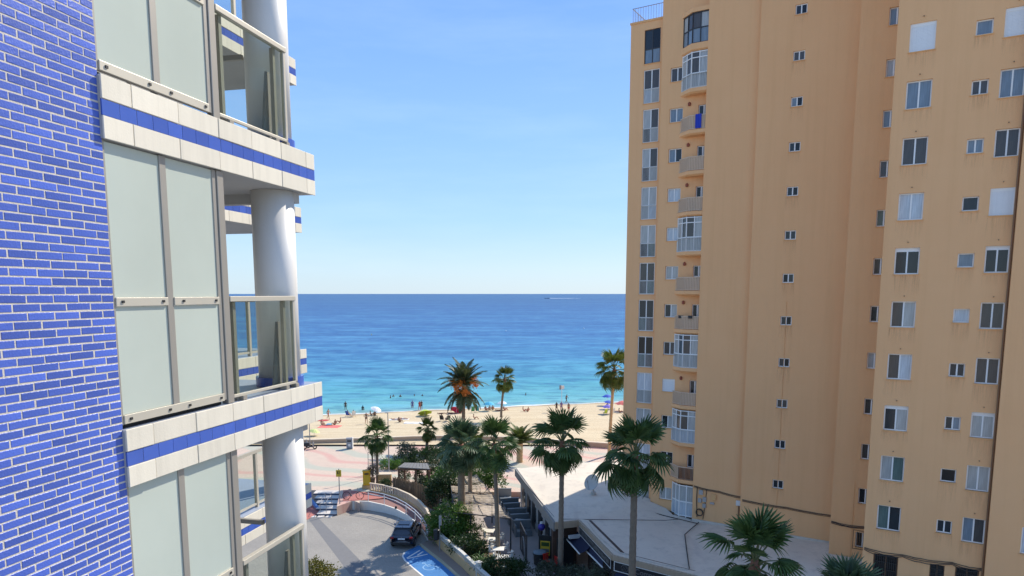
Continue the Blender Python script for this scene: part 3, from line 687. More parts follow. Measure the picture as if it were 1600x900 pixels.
# ================================================================== RIGHT: ochre apartment tower
TA = R(31.5); Tt = Vector((math.cos(TA), -math.sin(TA), 0)); Tn = Vector((-math.sin(TA), -math.cos(TA), 0))
TF = Fr((0, 0, 0), Tt, Tn); TM = Matrix((Tt, Tn, Vector((0, 0, 1)))).transposed()
tower = thing('apartment_tower', TF.p(-9, -50, 0), 'tall ochre stuccoed apartment tower with stepped faces and rows of small windows', 'apartment tower')
TB = BASE[tower.name]
FH = 2.8
def fl(k): return 6.1 + FH * k
def face(s0, s1, z0, z1, m, ops, depth=.19, name='wall', mat='stucco', edge=None):
    mb = MB(); P3 = TF.p
    S = sorted({s0, s1} | {q for o in ops for q in o[:2]}); Z = sorted({z0, z1} | {q for o in ops for q in o[2:4]})
    for a, b2 in zip(S[:-1], S[1:]):
        run = None
        for c, d in list(zip(Z[:-1], Z[1:])) + [(None, None)]:
            hole = c is None or any(o[0] - 1e-5 <= a and b2 <= o[1] + 1e-5 and o[2] - 1e-5 <= c and d <= o[3] + 1e-5 for o in ops)
            if hole:
                if run: mb.quad(P3(a, m, run[0]), P3(b2, m, run[0]), P3(b2, m, run[1]), P3(a, m, run[1])); run = None
            else: run = (run[0] if run else c, d)
    for o in ops:
        a, b2, c, d = o[:4]; e = m - depth
        mb.quad(P3(a, m, c), P3(a, e, c), P3(a, e, d), P3(a, m, d)); mb.quad(P3(b2, m, c), P3(b2, m, d), P3(b2, e, d), P3(b2, e, c))
        mb.quad(P3(a, m, d), P3(a, e, d), P3(b2, e, d), P3(b2, m, d)); mb.quad(P3(a, m, c), P3(b2, m, c), P3(b2, e, c), P3(a, e, c))
        mb.quad(P3(a, e - .01, c), P3(b2, e - .01, c), P3(b2, e - .01, d), P3(a, e - .01, d))
    if edge: mb.quad(P3(edge[0], m, z0), P3(edge[0], edge[1], z0), P3(edge[0], edge[1], z1), P3(edge[0], m, z1))
    return mb.build(name, mat, tower)
cache = {}
def cmesh(key, fn, mats):
    if key not in cache: cache[key] = meshof(fn(), key[0], mats)
    return cache[key]
FRM = Fr((0, 0, 0), (1, 0, 0), (0, 1, 0))
def window(s0, s1, z0, z1, m, panes, frame='white_frame', box=0.0, sill=True, depth=.13, mid=None, parent=None, name='window', bars=False):
    """frame mesh + one pane object per sash; panes = list of pane materials left to right"""
    wd, h = round(s1 - s0, 3), round(z1 - z0, 3); n = len(panes); t_ = .06
    def fm():
        b = MB()
        b.box(0, t_, -.05, 0, 0, h); b.box(wd - t_, wd, -.05, 0, 0, h); b.box(t_, wd - t_, -.05, 0, 0, t_); b.box(t_, wd - t_, -.05, 0, h - t_ - box, h)
        for k in range(1, n): b.box(wd * k / n - t_ * .6, wd * k / n + t_ * .6, -.045, .008, t_, h - t_ - box)
        if mid: b.box(t_, wd - t_, -.048, .006, mid - t_ * .6, mid + t_ * .6)
        return b
    fo = inst(name, cmesh(('window_frame', wd, h, n, frame, box, mid), fm, frame), parent or tower, TF.p((s0), m - depth, z0) - (TB if not parent else Vector((0, 0, 0))), TM)
    for k, pm in enumerate(panes):
        zz = [(t_, h - t_ - box)] if not mid else [(t_, mid - t_ * .6), (mid + t_ * .6, h - t_)]
        for a, b2 in zz:
            w2, h2 = round(wd / n - t_ * .5, 3), round(b2 - a, 3)
            pmm = pm if not isinstance(pm, tuple) else pm[0 if a < .1 and mid else 1]
            me = cmesh(('pane', w2, h2, pmm), lambda: MB().box(0, w2, -.012, 0, 0, h2), pmm)
            inst('pane', me, fo, (k * wd / n + t_ * .25, -.022 + (.012 if k else 0), a))
    if sill:
        inst('sill', cmesh(('sill', wd), lambda: MB().box(-.05, wd + .05, -.1, .05, -.045, 0), 'stucco_trim'), fo, (0, depth, 0))
    return fo
def shutter(s0, s1, z0, z1, m):
    wd, h = round(s1 - s0, 3), round(z1 - z0, 3)
    def fm():
        b = MB(); b.box(0, .05, -.05, 0, 0, h); b.box(wd - .05, wd, -.05, 0, 0, h); b.box(.05, wd - .05, -.05, 0, h - .16, h); b.box(.05, wd - .05, -.05, 0, 0, .03); return b
    fo = inst('window', cmesh(('shutter_frame', wd, h), fm, 'white_frame'), tower, TF.p(s0, m - .07, z0) - TB, TM)
    def bl():
        b = MB(); n = int(h / .075); 
        for k in range(n):
            z = .03 + (h - .19) * k / n; b.box(.05, wd - .05, -.035, -.02, z + .004, z + (h - .19) / n)
        b.box(.05, wd - .05, -.045, -.036, .03, h - .16); return b
    inst('shutter_blind', cmesh(('shutter_blind', wd, h), bl, 'white_blind'), fo, (0, 0, 0))
    inst('sill', cmesh(('sill', wd), lambda: MB().box(-.05, wd + .05, -.1, .05, -.045, 0), 'stucco_trim'), fo, (0, .07, 0))
bl_, dk, br_, cu, pa, bk, gn = 'pane_sky_blue', 'pane_dark', 'pane_brown', 'pane_curtain', 'pane_pale', 'pane_black', 'pane_green'
TOP = 48.0
# --- front face (C)
mC = -42.72
c1 = [('s',), (bl_, bl_), (br_, br_), (pa, pa), (dk, dk, .15), (br_, cu), (br_, pa), (dk, cu, .15), (cu, gn), (gn, dk)]
c3 = [('s',), (bl_, bl_), (br_, br_), ('s',), (dk, dk, .15), (br_, br_), (br_, br_), (cu, cu, .15), (cu, cu), (bl_, br_)]
csm = [(bl_,), (br_, br_), (bl_, bl_), (dk,), (bl_,), (pa,), (dk, dk), (dk, bl_), (bk,), (dk, dk)]
ops, todo = [], []
for i in range(-2, 10):
    k = 9 - i; zt = 8.40 + FH * k; o1 = (-2.385, -1.24, zt - 1.38, zt); o3 = (1.60, 2.605, zt - 1.36, zt - .03)
    zs = zt - .36; o2 = (.45, 1.155, zs - .71, zs)
    ops += [o1, o2, o3]
    for o, st in ((o1, c1[max(0, i)]), (o3, c3[max(0, i)]), (o2, csm[max(0, i)])): todo.append((o, st))
g1 = (-2.42, -1.20, 3.4, 5.6); g3 = (1.46, 2.52, 3.9, 5.62); g2 = (.30, .98, 4.2, 5.55)
face(-2.97, 2.71, 0, TOP, mC, ops + [g1, g2, g3], edge=(-2.97, -47.2))
for o, st in todo:
    if st[0] == 's': shutter(*o, mC)
    else: window(*o, mC, [q for q in st if isinstance(q, str)], box=.15 if len(st) == 3 else 0.0)
    if o[1] - o[0] > .9:                       # little weep spout above each big window
        c_ = TF.p((o[0] + o[1]) / 2, mC, o[3] + .28); b = MB(); b.tube([c_ - Tn * .02, c_ + Tn * .07], .03, 6); b.build('weep_spout', 'drainpipe', tower)
for g_ in (g1, g2, g3):
    fo = window(*g_, mC, [bk, bk], 'drainpipe', depth=.12)
    b = MB(); wd, h = g_[1] - g_[0], g_[3] - g_[2]
    for k in range(1, 12): b.box(wd * k / 12 - .012, wd * k / 12 + .012, .06, .085, 0, h)
    for k in range(1, 5): b.box(0, wd, .086, .098, h * k / 5 - .012, h * k / 5 + .012)
    inst('grille', meshof(b, 'grille', 'cable_dark'), fo, (0, 0, 0))
# --- far right projecting face (E), drain pipe
ops = [(4.1, 5.3, 8.4 + FH * k - 1.38, 8.4 + FH * k) for k in (-1, 0, 1, 2)]
face(2.72, 12, 0, TOP, -42.25, ops, edge=(2.72, -42.75))
for o in ops: window(*o, -42.25, [pa, pa])
b = MB(); b.tube([TF.p(2.66, -42.66, 1), TF.p(2.66, -42.66, TOP)], .055, 8); b.build('drain_pipe', 'drainpipe', tower)
# --- B face with half hidden windows
ops = [(-3.735, -2.95, 8.09 + FH * k - .97, 8.09 + FH * k) for k in range(-1, 13)]
bst = {11: (bl_,), 10: (bl_,), 9: (cu,), 8: (bl_,), 7: (br_,), 6: (gn,), 5: (br_,), 4: (dk,), 3: (cu,), 2: (br_,), 1: (br_,), 0: (bk,), -1: (bk,), 12: (bl_,)}
face(-5.20, -2.6, 0, TOP, -47.1, ops, edge=(-5.20, -49.5))
for k, o in zip(range(-1, 13), ops):
    fo = window(*o, -47.1, [bst[k][0], bst[k][0]])
    if k == -1:
        b = MB()
        for q in range(1, 7): b.box(q * .11, q * .11 + .02, .12, .14, -.1, 1.05)
        b.box(-.15, .85, .115, .145, -.14, -.1); b.box(-.15, .85, .115, .145, 1.05, 1.09); b.box(-.15, -.11, .115, .145, -.1, 1.05)
        inst('grille', meshof(b, 'grille', 'drainpipe'), fo, (0, 0, 0))
# --- stair face
ops = [(-9.25, -8.54, 7.32 + FH * k - .60, 7.32 + FH * k) for k in range(0, 15)]
face(-11.35, -5.0, 0, TOP, -49.44, ops, edge=(-11.35, -50.1))
bp = [(dk, dk), (dk, dk), (dk, dk), (dk, bk), (dk, bk), (bk, dk), (dk, dk), (dk, bk), (dk, bk), (bl_, bk), (br_, br_), (dk, bk), (bk, gn), (br_, br_), (dk, dk)]
for k, o in enumerate(ops): window(*o, -49.44, list(bp[k]), depth=.09)
STAIN = []
for k in range(-2, 10):
    zt = 8.40 + FH * k; STAIN += [(-2.45, -1.18, zt - 1.43, mC), (1.55, 2.66, zt - 1.44, mC), (.40, 1.2, zt - 1.12, mC)]
for k in range(15): STAIN.append((-9.3, -8.5, 7.32 + FH * k - .65, -49.44))
b = MB(); fd = []; rst = random.Random(6)
for s0_, s1_, z_, m_ in STAIN:
    ln = rst.uniform(.6, 1.25); b.quad(TF.p(s0_, m_ + .004, z_), TF.p(s1_, m_ + .004, z_), TF.p(s1_ + .05, m_ + .004, z_ - ln), TF.p(s0_ - .05, m_ + .004, z_ - ln)); k_ = rst.uniform(.45, 1.0); fd += [k_, k_, 0, 0]
o = b.build('rain_stain', 'rain_stain', tower); o['kind'] = 'stuff'
o.data.attributes.new('fade', 'FLOAT', 'POINT').data.foreach_set('value', fd)
# --- blank shaft
face(-14.93, -11.2, 0, TOP, -50.0, [], edge=(-14.93, -51.0))
# --- balcony bay (small windows + recess)
mS = -50.85
styles = dict(zip(range(-1, 11), ['brown', 'glazed_grey', 'open', 'glazed', 'open', 'open', 'glazed', 'open_ac', 'open', 'open', 'glazed', 'bay']))
smk = {9: (br_, br_), 8: (bl_, bl_), 7: (bl_, dk), 6: (pa, pa), 5: (pa, pa), 4: (cu, cu), 3: (dk, cu), 2: (dk, br_), 1: 's', 0: (dk, cu), -1: (bk, dk), -2: (cu, cu)}
ops, todo = [], []
for k in range(-2, 10):
    zt = 13.63 + FH * (k - 1); o = (-17.81, -16.83, zt - .97, zt); ops.append(o); todo.append((o, smk[k]))
    if k >= -1: d = (-15.72, -14.98, zt - 1.0 if k % 2 else zt - .8, zt); ops.append(d); todo.append((d, (dk, cu) if k % 3 else (bk, cu)))
gd = (-16.6, -14.98, 3.45, 5.7)
face(-18.5, -14.9, 0, 41.2, mS, ops + [gd], edge=(-18.5, -51.4))
for o, st in todo:
    if st == 's': shutter(*o, mS)
    else: window(*o, mS, list(st))
Q = [(-17.06, -50.853), (-16.12, -50.06), (-14.94, -50.06)]           # balcony plan
def bpt(q, z, off=0.0): return TF.p(q[0], q[1] - off, z)
def off_plan(d): return [(-17.06 + d * 1.4, -50.853), (-16.12 + d * .4, -50.06 - d), (-14.94, -50.06 - d)]
def seg_frames(pl):
    for a, b2 in zip(pl[:-1], pl[1:]):
        A_, B_ = TF.p(a[0], a[1], 0), TF.p(b2[0], b2[1], 0); d = (B_ - A_); L_ = d.length; d.normalize(); n = Vector((d.y, -d.x, 0))
        if n.dot(Tn) < 0: n = -n
        yield Fr(A_, d, n), L_
for k in range(-1, 11):
    zb = 8.68 + FH * k; ztp = zb + .34; st = styles[k]
    if st == 'bay': zb -= 0.0; ztp = zb + .5
    b = MB(); A3 = [TF.p(q[0], q[1], zb + .10) for q in Q] + [TF.p(-14.94, mS + .003, zb + .10)]; B3 = [TF.p(q[0], q[1], ztp) for q in Q] + [TF.p(-14.94, mS + .003, ztp)]
    C3 = [TF.p(q[0], q[1], zb) for q in off_plan(.16)] + [TF.p(-14.94, mS + .003, zb)]
    b.add(C3 + A3 + B3, [(3, 2, 1, 0), (8, 9, 10, 11)] + [(i, (i + 1) % 4, 4 + (i + 1) % 4, 4 + i) for i in range(4)] + [(4 + i, 4 + (i + 1) % 4, 8 + (i + 1) % 4, 8 + i) for i in range(4)])
    bal = b.build('balcony', 'stucco', tower)
    rm = {'brown': 'rail_beige'}.get(st, 'rail_grey' if st.startswith('glazed') else 'rail_beige')
    if st != 'bay':
        rb_, sh = MB(), MB()
        for si, (f, L_) in enumerate(seg_frames(off_plan(.06))):
            rb_.box(0, L_, -.02, .02, ztp + .94, ztp + .98, f); rb_.box(0, L_, -.015, .015, ztp + .06, ztp + .09, f)
            n = int(L_ / .11)
            for q in range(n + 1): rb_.box(q * L_ / max(1, n) - .011, q * L_ / max(1, n) + .011, -.011, .011, ztp + .0, ztp + .94, f)
            if not st.startswith('glazed') and not (st == 'brown' and si == 1): sh.box(0.01, L_ - .01, -.035, -.03, ztp + .10, ztp + .93, f)
            if st == 'brown' and si == 1:
                bb = MB()
                for q in range(12): bb.box(q * L_ / 12, q * L_ / 12 + .06, .022, .035, ztp + .05, ztp + .92, f)
                bb.build('slat_screen', 'rail_brown', bal)
        rb_.build('railing', rm, bal)
        if sh.v: sh.build('rail_panel', 'rail_sheet', bal)
    if st in ('glazed', 'glazed_grey', 'bay'):
        fm, zc = ('dark_frame' if st == 'bay' else 'white_frame'), 8.66 + FH * (k + 1)
        if st == 'bay': zc = ztp + 2.05
        g_ = MB(); hb = ztp + 1.0
        for f, L_ in seg_frames(off_plan(.10)):
            nn = 2
            for q in range(nn + 1): g_.box(q * L_ / nn - .03, q * L_ / nn + .03, -.035, .03, ztp, zc - .003, f)
            for zz in (ztp + .03, hb, zc - .055) + (() if st == 'bay' else (zc - .42,)): g_.box(.03, L_ - .03, -.03, .025, zz - .03, zz + .03, f)
        go = g_.build('balcony_glazing', fm, bal)
        for si, (f, L_) in enumerate(seg_frames(off_plan(.11))):
            for q in range(2):
                p1 = MB(); p1.box(q * L_ / 2 + .03, (q + 1) * L_ / 2 - .03, -.02, -.012, ztp + .05, hb - .03, f); p1.build('lower_pane', 'pane_pale' if st == 'glazed_grey' else 'pane_sky_blue' if st == 'bay' else 'pane_curtain', bal)
                p1 = MB(); p1.box(q * L_ / 2 + .03, (q + 1) * L_ / 2 - .03, -.02, -.012, hb + .03, zc - .06, f); p1.build('upper_pane', 'pane_brown' if (q + si) % 2 else 'pane_curtain', bal)
        if st == 'bay':
            b = MB(); A3 = [TF.p(q[0], q[1], zc) for q in Q] + [TF.p(-14.94, mS + .003, zc)]; B3 = [TF.p(q[0], q[1], zc + .28) for q in Q] + [TF.p(-14.94, mS + .003, zc + .28)]
            b.add(A3 + B3, [(3, 2, 1, 0), (4, 5, 6, 7)] + [(i, (i + 1) % 4, 4 + (i + 1) % 4, 4 + i) for i in range(4)]); b.build('bay_roof', 'stucco', bal)
    elif k not in (-1,):
        c_ = TF.p(-16.35, mS + .05, zb + FH - .55); b = MB(); b.lathe([(.03, -.1), (.11, -.06), (.11, .1), (.02, .18)], 8, c_); b.build('wall_lamp', 'terracotta', bal)
# ground floor glazed door under the balconies
b = MB()
for f, L_ in seg_frames(off_plan(.22)):
    for q in range(3): b.box(q * L_ / 2 - .035, q * L_ / 2 + .035, -.04, .03, 3.3, 8.6 - 2.8, f)
    for zz in (3.42, 4.5, 5.72): b.box(.03, L_ - .03, -.03, .025, zz - .04, zz + .04, f)
go = b.build('garden_door', 'white_frame', tower)
for f, L_ in seg_frames(off_plan(.23)):
    for q in range(2):
        for z0, z1, mm in ((3.46, 4.46, 'pane_pale'), (4.54, 5.68, 'pane_curtain')):
            p1 = MB(); p1.box(q * L_ / 2 + .035, (q + 1) * L_ / 2 - .035, -.02, -.01, z0, z1, f); p1.build('door_pane', mm, go)
# --- far left block with full height glazed galleries
mL = -51.3
ops = [(-20.02, -18.80, fl(k) - .14 + 0, fl(k) + 2.24) for k in range(0, 12)] + [(-20.02, -18.80, 3.6, 5.3)]
face(-21.1, -18.46, 0, 39.7, mL, ops)
gst = [((cu, pa), (cu, pa)), ((gn, cu), (gn, cu)), ((cu, pa), (cu, pa)), ((gn, bk), (br_, bk)), ((gn, dk), (br_, dk)), ((br_, br_), (gn, br_)), ((dk, cu), (gn, cu)), ((cu, cu), (pa, cu)), ((br_, cu), (cu, br_)), ((br_, cu), (cu, br_)), ((pa, br_), (cu, br_)), ((bl_, dk), (bl_, bk))]
for k in range(12):
    o = ops[k]; fo = window(*o, mL, [gst[k][0], gst[k][1]], 'dark_frame' if k == 11 else 'white_frame', depth=.07, mid=1.02, name='gallery_window')
    if k != 11:
        b = MB()
        for q in range(13): b.box(.05 + q * .095, .07 + q * .095, .02, .035, .06, 1.0)
        b.box(0, 1.22, .015, .045, 1.0, 1.04)
        inst('railing', cmesh(('gallery_rail',), lambda: b, 'rail_grey'), fo, (0, 0, 0))
window(*ops[12], mL, [pa, cu])
# roofs and parapets
b = MB(); b.box(-21.1, -18.4, -56, mL - .002, 39.4, 39.68, TF); b.box(-21.16, -18.48, mL - .3, mL + .05, 39.70, 39.84, TF); b.build('parapet', 'stucco_trim', tower)
b = MB()
for a in [(-21.05 + .2 * q) for q in range(13)]: b.box(a, a + .02, mL - .2, mL - .18, 39.84, 40.85, TF)
b.box(-21.08, -18.5, mL - .21, mL - .17, 40.85, 40.89, TF)
for q in range(14): b.box(-21.06, -21.04, mL - .4 - q * .3, mL - .38 - q * .3, 39.84, 40.85, TF)
b.box(-21.07, -21.03, mL - 4.5, mL - .2, 40.85, 40.89, TF)
b.build('roof_railing', 'metal_grey', tower)
b = MB(); b.box(-18.56, -14.9, mS - .3, mS + .06, 41.2, 41.45, TF); b.build('parapet', 'stucco_trim', tower)
b = MB(); b.box(-17.8, -14.9, -58, -52.2, 41.2, 44.5, TF); b.build('roof_house', 'stucco', tower)
# body behind the faces
b = MB()
b.box(-21.095, 12, -68, mL - .5, 0, 39.3, TF); b.box(-14.9, 12, -68, mL - .5, 39.3, TOP, TF); b.box(-18.45, -14.9, -68, mL - .5, 39.3, 41.15, TF)
b.quad(TF.p(-21.1, mL, 0), TF.p(-21.1, mL - .6, 0), TF.p(-21.1, mL - .6, 39.7), TF.p(-21.1, mL, 39.7))
b.quad(TF.p(12, -42.25, 0), TF.p(12, -68, 0), TF.p(12, -68, TOP), TF.p(12, -42.25, TOP)); b.quad(TF.p(-14.93, -50, TOP), TF.p(12, -42.25, TOP), TF.p(12, -68, TOP), TF.p(-14.93, -68, TOP))
b.build('rear_walls', 'stucco', tower)
# cables, meters, coil
b = MB(); rc = random.Random(5)
def cable(pts, r, sag=0.05, n=8):
    out_ = []
    for a, c in zip(pts[:-1], pts[1:]):
        for q in range(n): t_ = q / n; p = Vector(a).lerp(Vector(c), t_); p.z -= sag * 4 * t_ * (1 - t_) * (1 + .5 * rc.random()); out_.append(p)
    return out_ + [Vector(pts[-1])]
for dz in (0, -.05, -.11):
    b = MB(); b.tube(cable([TF.p(-14.85, -49.95, 5.95 + dz), TF.p(-13, -49.95, 5.80 + dz), TF.p(-11.2, -49.94, 5.62 + dz), TF.p(-11.2, -49.38, 5.6 + dz), TF.p(-8.2, -49.38, 5.52 + dz), TF.p(-5.1, -49.38, 5.45 + dz)], .026, .04), .016, 5); b.build('cable', 'cable_dark', tower)
    b = MB(); b.tube(cable([TF.p(-5.15, -47.04, 5.75 + dz), TF.p(-2.9, -47.04, 5.78 + dz)], .02, .10), .022, 5); b.build('cable', 'cable_dark', tower)
    b = MB(); b.tube(cable([TF.p(-2.9, -42.66, 5.85 + dz), TF.p(-1.0, -42.66, 5.80 + dz), TF.p(1.3, -42.66, 5.84 + dz), TF.p(2.6, -42.66, 5.78 + dz)], .02, .06 + dz * -.9), .02, 5); b.build('cable', 'cable_dark', tower)
b = MB(); b.tube([TF.p(-14.6, -49.96, 5.9), TF.p(-14.62, -49.96, 4.9), TF.p(-14.55, -49.96, 3.6)], .03, 5); b.build('cable', 'cable_dark', tower)
b = MB(); b.tube([TF.p(-13.9, -49.96, 5.75), TF.p(-14.0, -49.96, 4.3), TF.p(-14.1, -49.96, 3.5)], .025, 5); b.build('cable', 'cable_dark', tower)
b = MB(); b.tube([TF.p(-14.35 + .25 * math.cos(q * .5), -49.93 + .004 * q, 4.0 + .25 * math.sin(q * .5)) for q in range(30)], .035, 5); b.build('cable', 'cable_dark', tower)

for s_, z_, w_, h_, mm in ((-14.45, 5.35, .30, .34, 'meter_grey'), (-14.5, 4.75, .26, .3, 'meter_grey'), (-14.15, 4.85, .26, .34, 'meter_grey'), (-14.15, 4.4, .24, .3, 'meter_grey'), (-13.55, 5.1, .36, .42, 'stucco_trim'), (-13.6, 4.75, .3, .14, 'meter_grey'), (-11.75, 4.95, .38, .36, 'white_box')):
    b = MB(); b.box(s_, s_ + w_, -49.995, -49.87, z_, z_ + h_, TF); b.build('meter_box', mm, tower, bevel=.01)
b = MB(); b.box(-11.6, -11.5, -49.995, -49.92, 3.3, 4.95, TF); b.build('conduit', 'drainpipe', tower)
b = MB(); b.tube([TF.p(-8.9, -49.42, 3.4), TF.p(-8.9, -49.42, 19.5)], .012, 5); b.tube([TF.p(-3.95, -47.08, 3.4), TF.p(-3.95, -47.08, 8.4)], .012, 5); b.build('conduit', 'stucco_trim', tower)
b = MB(); b.box(-11.3, -5.2, -49.43, -49.34, 3.25, 3.62, TF); b.box(-14.9, -11.36, -49.99, -49.9, 3.0, 3.42, TF); b.build('flashing', 'roof_white', tower)
# things on the balconies
zt7 = 8.68 + FH * 6 + .34
ac = thing('air_conditioner', TF.p(-15.7, -50.5, zt7), 'white air conditioning unit with round fan standing on an open balcony', 'air conditioner')
b = MB(); b.box(-16.0, -15.2, -50.55, -50.25, zt7 + .12, zt7 + .82, TF); b.build('casing', 'white_box', ac, bevel=.02)
b = MB(); c_ = TF.p(-15.76, -50.245, zt7 + .47); b.tube([c_, c_ + Tn * .015], .26, 20); b.build('fan_grille', 'bolt_black', ac)
b = MB(); b.box(-15.95, -15.9, -50.5, -50.3, zt7, zt7 + .12, TF); b.box(-15.3, -15.25, -50.5, -50.3, zt7, zt7 + .12, TF); b.build('foot', 'metal_grey', ac)
zt9 = 8.68 + FH * 8 + .34
b = MB(); nn = 14
P0 = [(-15.65 + .42 * q / nn, .012 * math.sin(q * 1.3)) for q in range(nn + 1)]
for (a, d0), (c, d1) in zip(P0[:-1], P0[1:]):
    for z0, z1, oo in ((.05, 1.0, 0.0),): b.quad(TF.p(a, -50.04 + d0, zt9 + z0), TF.p(c, -50.04 + d1, zt9 + z0), TF.p(c, -50.04 + d1, zt9 + z1), TF.p(a, -50.04 + d0, zt9 + z1))
    b.quad(TF.p(a, -50.04 + d0, zt9 + 1.0), TF.p(c, -50.04 + d1, zt9 + 1.0), TF.p(c, -50.2 + d1, zt9 + 1.0), TF.p(a, -50.2 + d0, zt9 + 1.0))
    b.quad(TF.p(a, -50.2 + d0, zt9 + .5), TF.p(c, -50.2 + d1, zt9 + .5), TF.p(c, -50.2 + d1, zt9 + 1.0), TF.p(a, -50.2 + d0, zt9 + 1.0))
tag(b.build('towel', 'towel_blue', base=TF.p(-15.4, -50.04, zt9)), 'royal blue towel hung over a balcony railing high on the tower', 'towel')
zt4 = 8.68 + FH * 3 + .34
for nm, s_ in (('dark grey cloth folded over the balcony rail, nearer the chamfered corner', -16.55), ('dark grey cloth folded over the balcony rail, nearer the blank shaft', -15.75)):
    b = MB(); m_ = -50.35 if s_ < -16 else -50.10
    b.box(s_, s_ + .35, m_ - .05, m_ + .03, zt4 + .985, zt4 + 1.01, TF); b.box(s_ + .02, s_ + .33, m_ + .03, m_ + .045, zt4 + .8, zt4 + 1.0, TF)
    tag(b.build('rail_cloth', 'bolt_black', base=TF.p(s_, m_, zt4)), nm, 'cloth')

# ================================================================== PLANTS
def fan_leaf(droop, hang, nseg, seed):
    """one costapalmate leaf, petiole along +x, unit crown radius"""
    r = random.Random(seed); b = MB(); pl, fr = .56, .50
    def pet(t_): return Vector((pl * t_ * (1 - .10 * hang * t_), 0, -.30 * hang * t_ * t_))
    b.tube([pet(0), pet(.5), pet(1)], [.020, .014, .010], 4, 0, False)
    hub = pet(1); a0 = math.atan2(pet(1).z - pet(.8).z, pet(1).x - pet(.8).x) - .25 * hang
    def P(rad, phi, zz):
        x, y = rad * math.cos(phi), rad * math.sin(phi); z = zz - droop * .30 * (rad / fr) ** 2 * (.35 + abs(math.sin(phi)))
        return hub + Vector((x * math.cos(a0) - z * math.sin(a0), y, x * math.sin(a0) + z * math.cos(a0)))
    span = R(118); wseg = 2 * span / nseg
    for k in range(nseg):
        ph = -span + (k + .5) * wseg; ln = fr * (.80 + .24 * math.cos(ph)) * r.uniform(.9, 1.06); zz = .028 if k % 2 else -.02
        l1, l2 = ph - wseg * .5, ph + wseg * .5; r1 = ln * .52; j = r.uniform(-.05, .05)
        dz = -droop * r.uniform(.04, .13)
        v = [hub, P(r1, l1, .03), P(r1, ph, -.015), P(r1, l2, .03), P(ln * .80, ph - wseg * .27 + j * .5, zz * .3 + dz * .5), P(ln * .80, ph + wseg * .27 + j * .5, zz * .3 + dz * .5), P(ln, ph + j, dz * 2.0)]
        b.add(v, [(0, 1, 2), (0, 2, 3), (1, 4, 5, 2), (2, 5, 3), (4, 6, 5)], 1)
    return b
FANS = {}
def fan_meshes(leaf):
    if leaf not in FANS:
        FANS[leaf] = [[meshof(fan_leaf(d, h, 22, 10 * i + j), 'frond', ['petiole', leaf]) for j in range(3)] for i, (d, h) in enumerate(((.15, .1), (.5, .35), (.85, .6)))]
    return FANS[leaf]
def trunk_mb(h, r0, r1, lean=(0, 0), seed=0, ring=.22, n=11):
    r = random.Random(seed); b = MB(); k = max(3, int(h / ring)); pts, rad = [], []
    for i in range(k + 1):
        t_ = i / k; pts.append((lean[0] * t_ ** 1.4, lean[1] * t_ ** 1.4, h * t_)); rad.append((r0 + (r1 - r0) * t_ ** .7) * (1.0 + (.07 if i % 2 else -.03) + r.uniform(-.03, .03)))
    rad[0] *= 1.25
    return b.tube(pts, rad, n)
def fan_palm(base, h, label, R_=1.9, n=38, r0=.20, r1=.15, lean=(0, 0), leaf='palm_leaf', seed=1, lo=-58, bark='palm_bark', name='fan_palm', skirt=4, group='fan palms'):
    t = thing(name, base, label, 'palm tree', group); r = random.Random(seed)
    b = trunk_mb(h, r0, r1, lean, seed); b.v = [q + Vector(base) for q in b.v]; b.build('trunk', bark, t, smooth=True)
    top = Vector((lean[0], lean[1], h)); ms = fan_meshes(leaf)
    lo = max(lo, -40)
    for i in range(n + 4):
        q = (i + .5) / n; el = 86 - (86 - lo) * q ** .92; az = i * 137.5 + r.uniform(-26, 26); sc_ = R_ * r.uniform(.84, 1.12)
        k = 0 if el > 40 else 1 if el > 0 else 2
        if i >= n: el, sc_, k = r.uniform(-72, -55), R_ * .62, 1
        el += r.uniform(-9, 9); m3 = Euler((r.uniform(-.45, .45), R(-el), R(az)), 'XYZ').to_matrix()
        o = inst('frond', ms[k][r.randrange(3)], t, top + Vector((0, 0, .12 - .35 * min(1, q))), m3)
        o.scale = (sc_,) * 3
    for i in range(skirt):
        m3 = Euler((0, R(r.uniform(62, 84)), R(r.uniform(0, 360))), 'XYZ').to_matrix()
        o = inst('dead_frond', fan_meshes('dead_leaf')[2][i % 3], t, top + Vector((0, 0, -.35 - .25 * r.random())), m3); o.scale = (R_ * r.uniform(.55, .8),) * 3
    b = MB(); b.tube([Vector(base) + top + Vector((0, 0, z)) for z in (-.75, -.3, .15)], [r1 * 1.15, r1 * 1.6, r1 * .9], 9); b.build('leaf_boots', 'palm_bark_red', t, smooth=True)
    return t
def date_frond(curl, seed):
    r = random.Random(seed); b = MB(); pts = []; p = Vector((0, 0, 0)); a = 0.0; N = 24; st = 1.0 / N
    for i in range(N + 1):
        pts.append(p.copy()); p = p + Vector((math.cos(a), 0, math.sin(a))) * st; a -= curl / N * (.5 + i / N)
    b.tube(pts[::4], [.012 - .0014 * i for i in range(len(pts[::4]))], 4, 0, False)
    for i in range(3, N + 1):
        t_ = i / N; d = (pts[i] - pts[i - 1]).normalized(); up = Vector((-d.z, 0, d.x)); L_ = .25 * math.sin(math.pi * (.18 + .80 * t_)) ** .8
        for sgn in (-1, 1):
            for e in (0, .5):
                q = pts[i] - d * st * e; v = (d * .62 + Vector((0, sgn * .72, 0)) + up * (.25 + r.uniform(-.12, .12)) + Vector((0, 0, -.12))).normalized()
                sd = d * .011; tip = q + v * L_ * r.uniform(.85, 1.1) + Vector((0, 0, -.03))
                b.add([q - sd, q + sd, q + v * L_ * .6 + sd, tip, q + v * L_ * .6 - sd], [(0, 1, 2, 3, 4)], 1)
    return b
